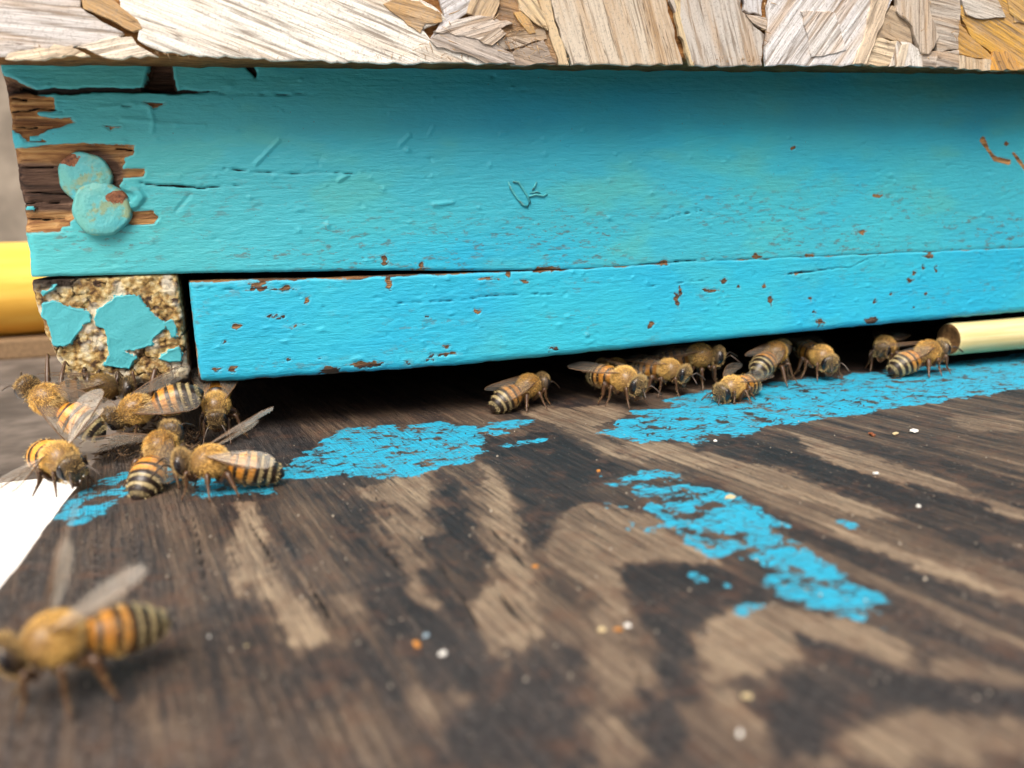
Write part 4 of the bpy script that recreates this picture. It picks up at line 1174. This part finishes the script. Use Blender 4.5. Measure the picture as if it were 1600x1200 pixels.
    for _ in range(int(2200 * fuzzn)):
        th, zz_ = rr.uniform(0, 2 * math.pi), rr.uniform(-.75, 1)
        s = math.sqrt(max(0, 1 - zz_ * zz_))
        v = np.array([s * math.cos(th), s * math.sin(th), zz_])
        p = v * np.array([.98, 1.66, 1.70])
        if abs(p[1]) > 1.08 and p[2] > -.95 and p[0] > -.6: continue
        if v[0] > .3 and abs(v[1]) < .45 and -.75 < v[2] < -.1 and rr.random() < .7: continue
        cl = HHAIR * rr.uniform(.55, 1.15)
        hair.append((H(p), RH @ v, RH @ np.array([0, 0, 1.0]) * .4, rr.uniform(.25, .50) if v[0] > 0 else rr.uniform(.3, .6), cl * dk, .5))
    # mandibles and tongue
    for s in (-1, 1):
        q, ra = smooth_path([H((.45, .62 * s, -1.35)), H((.62, .42 * s, -1.85)), H((.66, .08 * s, -2.12))], [.26, .22, .10], 3)
        vv, ff = tube_verts(q, ra, 8); add(vv, ff, np.array([.16, .075, .03]) * dk)
        # antenna: scape and bent flagellum
        q, ra = smooth_path([H((1.0, .24 * s, -.05)), H((1.55, .62 * s, .62 + antlift)), H((1.85, .95 * s, .95 + antlift)), H((2.7, 1.35 * s, .62 + antlift)), H((3.55, 1.62 * s, .15 + antlift))], [.12, .105, .115, .125, .11], 4)
        vv, ff = tube_verts(q, ra, 8); add(vv, ff, np.array([.045, .026, .014]) * dk)
    q, ra = smooth_path([H((.4, 0, -1.6)), H((.35, 0, -2.15)), H((.1, 0, -2.6))], [.26, .18, .08], 3)
    vv, ff = tube_verts(q, ra, 8); add(vv, ff, np.array([.20, .09, .035]) * dk)
    # ---- legs
    fh = np.array([f[0], f[1], 0.0]); fh /= (np.linalg.norm(fh) + 1e-9)
    lh = np.array([-fh[1], fh[0], 0.0])
    hips = [np.array([1.15, .75, -1.45]), np.array([.05, .95, -1.60]), np.array([-1.05, .85, -1.45])]
    foff = [(3.0, 2.3), (.2, 3.9), (-3.1, 3.5)]
    ki = 0
    for s in (1, -1):
        for j in range(3):
            hip = hips[j] * np.array([1, s, 1])
            if feet and feet[ki] is not None:
                fw = np.array(feet[ki], float)
            else:
                ox, oy = foff[j]
                fw = pos + scale * fh * (ox + rr.uniform(-.7, .7)) * spread_legs + scale * lh * s * (oy + rr.uniform(-.5, .5)) * spread_legs
                fw[2] = ground + .16
            ki += 1
            ft = R.T @ (fw - pos) / scale
            upl = R.T @ zv
            d_ = ft - hip; L_ = np.linalg.norm(d_)
            slack = max(.25, 8.6 - L_)
            outv = np.array([(.45 if j == 0 else -.10 if j == 1 else -.55), .75 * s, 0.0])
            k0 = hip + .10 * d_ + outv * .5 + np.array([0, 0, -.15])
            kn = hip + .40 * d_ + outv * .42 * min(2.2, slack * .36) + upl * min(1.9, slack * .42)
            od_ = kn - ft; od_ = od_ - upl * (od_ @ upl); od_ /= (np.linalg.norm(od_) + 1e-6)
            an_ = ft + od_ * .75 + upl * .95 + .12 * (kn - ft)
            toe = ft
            if j == 2: ra0 = [.36, .34, .40, .46, .36, .26, .13, .08]
            else: ra0 = [.34, .32, .36, .30, .24, .17, .11, .07]
            kf = kn + .50 * (an_ - kn)
            q, ra = smooth_path([hip, k0, k0 + .5 * (kn - k0), kn, kf, an_, an_ + .55 * (toe - an_), toe], [x * 1.0 for x in ra0], 3)
            vv, ff = tube_verts(q, ra, 8)
            tcol = np.linspace(0, 1, len(q))[:, None]
            cl = LEGC * (1 - tcol) + np.array([.11, .05, .02]) * tcol
            add(vv, ff, np.repeat(cl, 8, 0) * dk)
            for m_ in range(2, len(q) - 3):
                for _ in range(4):
                    nv_ = rr.normal(size=3); nv_ /= np.linalg.norm(nv_)
                    hair.append((q[m_] + nv_ * ra[m_] * .9, nv_, (toe - hip) / L_, rr.uniform(.15, .34), HHAIR * rr.uniform(.4, .9) * dk, .5))
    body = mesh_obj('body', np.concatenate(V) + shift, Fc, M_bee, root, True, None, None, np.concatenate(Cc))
    # ---- fuzz as tapering blades
    hp_ = np.array([h_[0] for h_ in hair]); hn = np.array([h_[1] for h_ in hair]); hb = np.array([h_[2] for h_ in hair])
    hl = np.array([h_[3] for h_ in hair])[:, None]; hc = np.array([h_[4] for h_ in hair]); lay = np.array([h_[5] for h_ in hair])[:, None]
    dirv = hn * (1 - lay * .5) + hb * lay * .8 + rr.normal(0, .28, hn.shape)
    dirv /= np.linalg.norm(dirv, axis=1)[:, None]
    side = np.cross(dirv, rr.normal(size=hn.shape)); side /= np.linalg.norm(side, axis=1)[:, None]
    wd = .024
    b0, b1 = hp_ - side * wd, hp_ + side * wd
    mid = hp_ + dirv * hl * .55 ; m0, m1 = mid - side * wd * .75, mid + side * wd * .75
    tip = hp_ + dirv * hl + hb * hl * .18
    HV = np.stack([b0, b1, m1, m0, tip], 1).reshape(-1, 3)
    n = len(hair); ix = np.arange(n) * 5
    HF = np.stack([ix, ix + 1, ix + 2, ix + 3], 1).tolist() + np.stack([ix + 3, ix + 2, ix + 4], 1).tolist()
    mesh_obj('fuzz', HV + shift, HF, M_fuzz, root, False, None, None, np.repeat(hc, 5, 0))
    # ---- eyes
    for s in (1, -1):
        vv, ff = [], []
        nl, na = 12, 16
        for i in range(nl + 1):
            ph = math.pi * i / nl
            for k in range(na):
                an = 2 * math.pi * k / na
                p = np.array([.58 * math.sin(ph) * math.cos(an), .42 * math.sin(ph) * math.sin(an), 1.12 * math.cos(ph)])
                p = p + np.array([.12, (1.33 - .10 * abs(p[2]) - (.16 if p[2] < 0 else 0) * abs(p[2])) * s, .12])
                vv.append(H(p))
        for i in range(nl):
            for k in range(na):
                ff.append([i * na + k, (i + 1) * na + k, (i + 1) * na + (k + 1) % na, i * na + (k + 1) % na])
        mesh_obj('eye', np.array(vv) + shift, ff, M_eye, root)
    # ---- wings
    fore = [(0, 0), (1.2, .34), (3.0, .62), (5.2, .78), (7.2, .78), (8.3, .50), (8.8, -.10), (8.75, -.75), (8.3, -1.45), (7.3, -2.0), (6.0, -2.20), (4.5, -2.05), (2.8, -1.35), (1.2, -.55)]
    hind = [(0, 0), (1.0, .25), (2.8, .42), (4.6, .40), (5.7, .10), (6.1, -.45), (5.8, -1.05), (4.9, -1.55), (3.5, -1.65), (2.0, -1.2), (.8, -.5)]
    fveins = [[(0, .0), (3.0, .55), (5.2, .70), (7.0, .70)], [(0, -.05), (2.2, .05), (4.2, .05), (5.6, .55)], [(2.2, .05), (3.2, -.55), (5.0, -.45), (6.8, -.30), (7.8, .45)], [(.9, -.25), (2.9, -1.0), (4.6, -1.15), (6.6, -1.3)], [(3.2, -.55), (2.9, -1.0)], [(5.0, -.45), (4.7, -1.15)], [(5.9, .50), (5.4, -.42)], [(6.8, -.30), (6.4, -1.25)], [(4.7, -1.15), (4.7, -2.0)]]
    hveins = [[(0, 0), (2.6, .25), (4.4, .25)], [(.8, -.2), (3.0, -.7), (4.6, -.9)], [(2.6, .25), (2.9, -.7)]]
    for s in (1, -1):
        sp, elv = (wings if s == 1 else (wing2 or wings))
        for kind in (0, 1):
            outl, vns, rt = (fore, fveins, np.array([.55, 1.25 * s, 1.42])) if kind == 0 else (hind, hveins, np.array([-.15, 1.25 * s, 1.22]))
            a_ = math.radians(180 - (sp + (0 if kind == 0 else 6 if sp < 40 else 24)) * s); e_ = math.radians(elv - (0 if kind == 0 else 3))
            dx = np.array([math.cos(a_) * math.cos(e_), math.sin(a_) * math.cos(e_), math.sin(e_)])
            zup = np.array([0, 0, 1.0]) + np.array([0, .35 * s, 0])
            wy = np.cross(zup, dx); wy /= np.linalg.norm(wy)
            wy = wy * (1 if s == -1 else -1)          # leading edge outward
            wn = np.cross(dx, wy); wn /= np.linalg.norm(wn)
            if wn[2] < 0: wn = -wn
            P3 = lambda p: rt + dx * p[0] + wy * p[1] + wn * (.020 * p[0] ** 2 * -.35 + .10 * math.sin(p[0] * 1.7 + p[1] * 2) * .35 + .06 * p[1])
            # fine fan of quads between leading and trailing edge
            O = np.array(outl + [outl[0]]); Ls = np.concatenate([[0], np.cumsum(np.linalg.norm(np.diff(O, axis=0), axis=1))])
            half = Ls[int(len(outl) * .45)]
            NW, NC = 18, 5
            xmax = max(p[0] for p in outl)
            it = int(np.argmax([p[0] for p in outl]))
            le = np.array(outl[:it + 1]); te = np.array([outl[0]] + outl[:it - 1:-1])
            wv = []
            for i in range(NW + 1):
                x = xmax * (1 - (1 - i / NW) ** 1.4)
                yl = np.interp(x, le[:, 0], le[:, 1]); yt = np.interp(x, te[:, 0], te[:, 1])
                for k in range(NC): wv.append(P3((x, yl + (yt - yl) * k / (NC - 1))))
            wf = [[i * NC + k, i * NC + k + 1, (i + 1) * NC + k + 1, (i + 1) * NC + k] for i in range(NW) for k in range(NC - 1)]
            fm = [0] * len(wf)
            for vi, vn in enumerate([outl[:it + 1]] + vns):
                pts_ = [P3(p) + wn * .01 for p in vn]
                vv, ff = tube_verts(pts_, .045 if vi < 2 else .026, 5)
                b = len(wv); wv += list(vv); wf += [[b + i for i in q] for q in ff]; fm += [1] * len(ff)
            mesh_obj('wing', np.array(wv) + shift, wf, [M_wing[1 if seed in (5, 7, 8) else 0], M_vein], root, True, None, fm)
    return root

blk = lambda px, py, y=0.3: on_y(px, py, y)
honey_bee('bee clinging to the corner block, outermost at the left, head up and striped back showing', on_y(74, 624, -7.5), (-10, 4.5, 7), (.15, -.85, .5), droop=8, wings=(13, 0), wing2=(16, 1), seed=1, hue=1.15,
          feet=[on_y(92, 660, -4), on_y(96, 650, -3), on_y(118, 670, -5), blk(78, 560), blk(108, 572), blk(125, 600)], head_pitch=30)
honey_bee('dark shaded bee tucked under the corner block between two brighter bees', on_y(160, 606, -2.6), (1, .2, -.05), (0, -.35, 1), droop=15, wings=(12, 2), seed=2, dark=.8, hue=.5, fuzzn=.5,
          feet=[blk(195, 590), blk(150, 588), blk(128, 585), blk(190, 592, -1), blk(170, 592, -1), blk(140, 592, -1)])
honey_bee('bee lying sideways under the corner block with two legs reaching up to it', on_y(213, 640, -5.0), (-1, -.05, -.26), (-.25, -.72, .66), droop=6, wings=(15, 2), wing2=(14, 3), seed=3, hue=.9,
          feet=[on_y(175, 670, -5), on_y(205, 690, -7), on_y(270, 670, -4), blk(190, 600), blk(206, 588), blk(252, 584)], head_pitch=25)
honey_bee('brown bee facing out of the dark slot beside the gap, head lowered', on_y(338, 634, -1.0), (-.02, -1, -.52), (0, -.5, 1), droop=20, wings=(16, 4), seed=4, hue=.6, dark=.25, head_pitch=12)
honey_bee('golden bee on the left rim of the landing board, one wing stretched over white', on_z(94, 718, 4.6), (.54, -.83, -.10), (-.1, -.30, 1), droop=34, wings=(60, 25), wing2=(100, -4), seed=5, hue=1.2, head_pitch=12, spread_legs=.8)
honey_bee('bee seen from behind with broad striped abdomen resting on the blue paint', on_z(252, 698, 5.3), (.30, .82, .42), (-.1, -.5, .9), droop=14, wings=(82, -2), wing2=(20, 2), seed=6, head_pitch=25)
honey_bee('bee in profile facing left with one clear wing raised, front bee at the corner', on_y(328, 722, -31), (-1, .03, .17), (0, -.22, 1), droop=6, wings=(30, 12), wing2=(22, 34), seed=7, head_pitch=25)
honey_bee('large blurred bee nearest the camera with both wings lifted', on_y(84, 1000, -83), (-.90, -.38, .06), (.05, -.08, 1), droop=4, wings=(38, 38), wing2=(40, 66), seed=8, head_pitch=30, hue=.72, scale=1.02)
honey_bee('lone bee in the middle of the entrance slot facing right', on_y(826, 603, 2.5), (.88, .40, .14), (0, -.40, 1), droop=24, wings=(7, 0), seed=9, hue=.75, dark=.12, head_pitch=25)
honey_bee('bee facing forward at the left front of the right hand cluster', on_y(976, 593, -3), (.34, -.93, -.12), (0, -.15, 1), droop=18, wings=(12, 2), wing2=(34, 4), seed=10, hue=.7, dark=.1, head_pitch=15)
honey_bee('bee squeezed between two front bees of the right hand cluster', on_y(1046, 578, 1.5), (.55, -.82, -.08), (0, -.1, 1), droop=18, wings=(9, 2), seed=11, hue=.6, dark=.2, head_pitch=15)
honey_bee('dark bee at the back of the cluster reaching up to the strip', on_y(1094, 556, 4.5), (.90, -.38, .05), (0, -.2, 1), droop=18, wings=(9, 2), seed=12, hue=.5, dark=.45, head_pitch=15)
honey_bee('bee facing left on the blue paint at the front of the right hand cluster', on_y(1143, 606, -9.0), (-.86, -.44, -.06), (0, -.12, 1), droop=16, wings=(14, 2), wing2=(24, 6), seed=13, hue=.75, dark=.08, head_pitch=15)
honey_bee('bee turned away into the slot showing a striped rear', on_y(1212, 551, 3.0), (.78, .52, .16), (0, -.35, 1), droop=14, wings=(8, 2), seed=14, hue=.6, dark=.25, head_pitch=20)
honey_bee('bee staring straight out with pale collar and both feelers spread', on_y(1284, 557, 3.0), (-.12, -1, -.22), (0, -.2, 1), droop=20, wings=(10, 1), seed=15, hue=.7, dark=.1, head_pitch=8, antlift=.35)
honey_bee('shaded bee behind the striped bee beside the cane', on_y(1382, 541, 5.0), (-.72, -.62, -.02), (0, -.1, 1), droop=18, wings=(14, 5), seed=16, hue=.6, dark=.2, head_pitch=12)
honey_bee('striped bee facing right against the cut end of the cane', on_y(1450, 550, -2.5), (.95, .02, .20), (0, -.2, 1), droop=14, wings=(18, 8), wing2=(9, 3), seed=17, hue=.8, head_pitch=20)
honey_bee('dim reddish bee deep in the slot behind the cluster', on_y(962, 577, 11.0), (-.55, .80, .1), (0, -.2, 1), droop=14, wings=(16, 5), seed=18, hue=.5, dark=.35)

# ================================================================== cane in the slot
pr = on_y(1540, 525, 2.0)
cane = rod('straw_cane', on_y(1482, 530, pr[1])[0], 226, pr[1], pr[2], 3.75, M_straw, M_cut, (212,))
tag(cane, 'pale straw coloured cane wedged in the right end of the entrance slot', 'cane')

# ================================================================== crumbs and litter on the board
def crumb_mesh(n_lobes, r, seed, mat):
    rr = random.Random(seed)
    bm = bmesh.new()
    for k in range(n_lobes):
        g = bmesh.ops.create_icosphere(bm, subdivisions=2, radius=1.0)
        c = Vector((rr.uniform(-.8, .8), rr.uniform(-.6, .6), rr.uniform(0, .35))) * (0 if n_lobes == 1 else r)
        sc_ = r * rr.uniform(.55, .9) if n_lobes > 1 else r
        for v in g['verts']:
            d = v.co.normalized()
            j = rr.uniform(.62, 1.15)
            v.co = (Vector((d.x * 1.15, d.y * .9, d.z * .6)) * sc_ * j + c + Vector((0, 0, sc_ * .4))) * MM
    me = bpy.data.meshes.new('crumb'); bm.to_mesh(me); bm.free()
    me.materials.append(mat)
    return me
M_wax = simple('white wax scale', (0.80, 0.79, 0.74), .5, .08, 1.5, .2)
M_bgw = simple('beige wax', (0.62, 0.50, 0.28), .55, .15, 1.5, .2)
M_orp = simple('orange pollen', (0.60, 0.25, 0.045), .7, .2, 2.0, .2)
M_rdp = simple('rust red propolis', (0.28, 0.085, 0.028), .5, .25, 2.0, .2)
M_blg = simple('blue grey paint chip', (0.30, 0.42, 0.50), .5, .15, 1.5, .2)
for px, py, r, nl, mt, lab in [
        (1430, 675, .62, 2, M_wax, 'white wax crumb, rightmost of three crumbs in a row below the blue band'),
        (1400, 678, .52, 2, M_bgw, 'beige wax crumb in the middle of three crumbs in a row'),
        (1362, 680, .62, 3, M_rdp, 'rust red propolis crumb, leftmost of three crumbs in a row'),
        (1140, 778, .62, 4, M_bgw, 'lumpy beige crumb on the edge of the diagonal blue patch'),
        (838, 886, .38, 2, M_orp, 'orange and white crumb alone left of the diagonal blue patch'),
        (655, 1006, .46, 2, M_orp, 'orange pollen crumb in the lower middle of the board beside a blue chip'),
        (668, 992, .36, 2, M_blg, 'blue grey paint chip touching an orange crumb'),
        (692, 1024, .36, 2, M_wax, 'white wax crumb just below the orange crumb and blue chip'),
        (940, 985, .40, 1, M_bgw, 'round amber beige crumb at the left of a small row of three'),
        (964, 985, .34, 2, M_orp, 'small orange crumb in the middle of a row of three'),
        (981, 977, .32, 1, M_wax, 'small white crumb at the right end of a row of three'),
        (1368, 741, .42, 2, M_wax, 'white crumb on a tan stripe right of the lumpy beige crumb'),
        (1118, 689, .46, 2, M_wax, 'white crumb at the lower edge of the blue band below the bees'),
        (1435, 791, .34, 1, M_wax, 'small white crumb far right on a dark stripe'),
        (936, 737, .40, 2, M_orp, 'orange crumb at the upper left tip of the diagonal blue patch'),
        (1168, 1090, .36, 3, M_bgw, 'pale lumpy blurred crumb near the lower right of the board'),
        (1157, 1146, .30, 2, M_wax, 'whitish blurred crumb at the lower right edge of the picture'),
        (385, 1008, .20, 2, M_bgw, 'small amber crumb right of the nearest bee'),
        (328, 994, .20, 2, M_wax, 'small whitish crumb close to the tail of the nearest bee'),
        (336, 663, .42, 2, M_wax, 'white crumb under the face of the brown bee in the slot')]:
    p = on_z(px, py)
    o = bpy.data.objects.new('wax_crumb' if mt in (M_wax, M_bgw) else 'paint_chip' if mt is M_blg else 'propolis_crumb' if mt is M_rdp else 'pollen_crumb', crumb_mesh(nl, r, int(px + py), mt))
    o.location = Vector((p[0], p[1], -0.12)) * MM
    o.rotation_euler = (0, 0, random.uniform(0, 6))
    C.objects.link(o)
    tag(o, lab, 'crumb', 'crumbs on the landing board')
# dust too small to pick apart
bm = bmesh.new()
rr = random.Random(99)
for k in range(420):
    px, py = rr.uniform(120, 1600), 1200 - 560 * rr.random() ** .6
    p = on_z(px, py)
    if p[1] > -3 or p[0] < -26: continue
    r = rr.uniform(.05, .15) * (1.3 if rr.random() < .15 else 1)
    g = bmesh.ops.create_icosphere(bm, subdivisions=1, radius=r)
    for v in g['verts']: v.co = (Vector(v.co) * rr.uniform(.7, 1.2) + Vector((p[0], p[1], 0.02))) * MM
me = bpy.data.meshes.new('dust'); bm.to_mesh(me); bm.free()
M_dust = simple('pale dust', (0.50, 0.44, 0.35), .8, .4, .3, .1)
me.materials.append(M_dust)
o = bpy.data.objects.new('wax_dust', me); C.objects.link(o)
tag(o, 'pale specks of wax dust strewn over the landing board', 'dust', None, 'stuff')
# litter heaped under the corner block
V, Fc = [], []
for k in range(260):
    c = np.array([rr.uniform(-30, -14), rr.uniform(-9, 10), 0.0]); c[2] = rr.uniform(.1, 2.6) * max(0.15, 1 - abs(c[0] + 24) / 9)
    a, e = rr.uniform(0, 6.28), rr.uniform(-.5, .6)
    L_ = rr.uniform(.5, 2.4)
    d = np.array([math.cos(a) * math.cos(e), math.sin(a) * math.cos(e), math.sin(e)]) * L_ / 2
    c[2] = max(c[2], abs(d[2]) + .15)
    vv, ff = tube_verts([c - d, c + np.array([0, 0, .12]), c + d], [.05, rr.uniform(.10, .28), .06], 5)
    b = len(V); V += list(vv); Fc += [[b + i for i in q] for q in ff]
o = mesh_obj('wood_litter', V, Fc, M_litter, None, True)
tag(o, 'brown splinters and wax litter heaped under the corner block', 'litter', None, 'stuff')
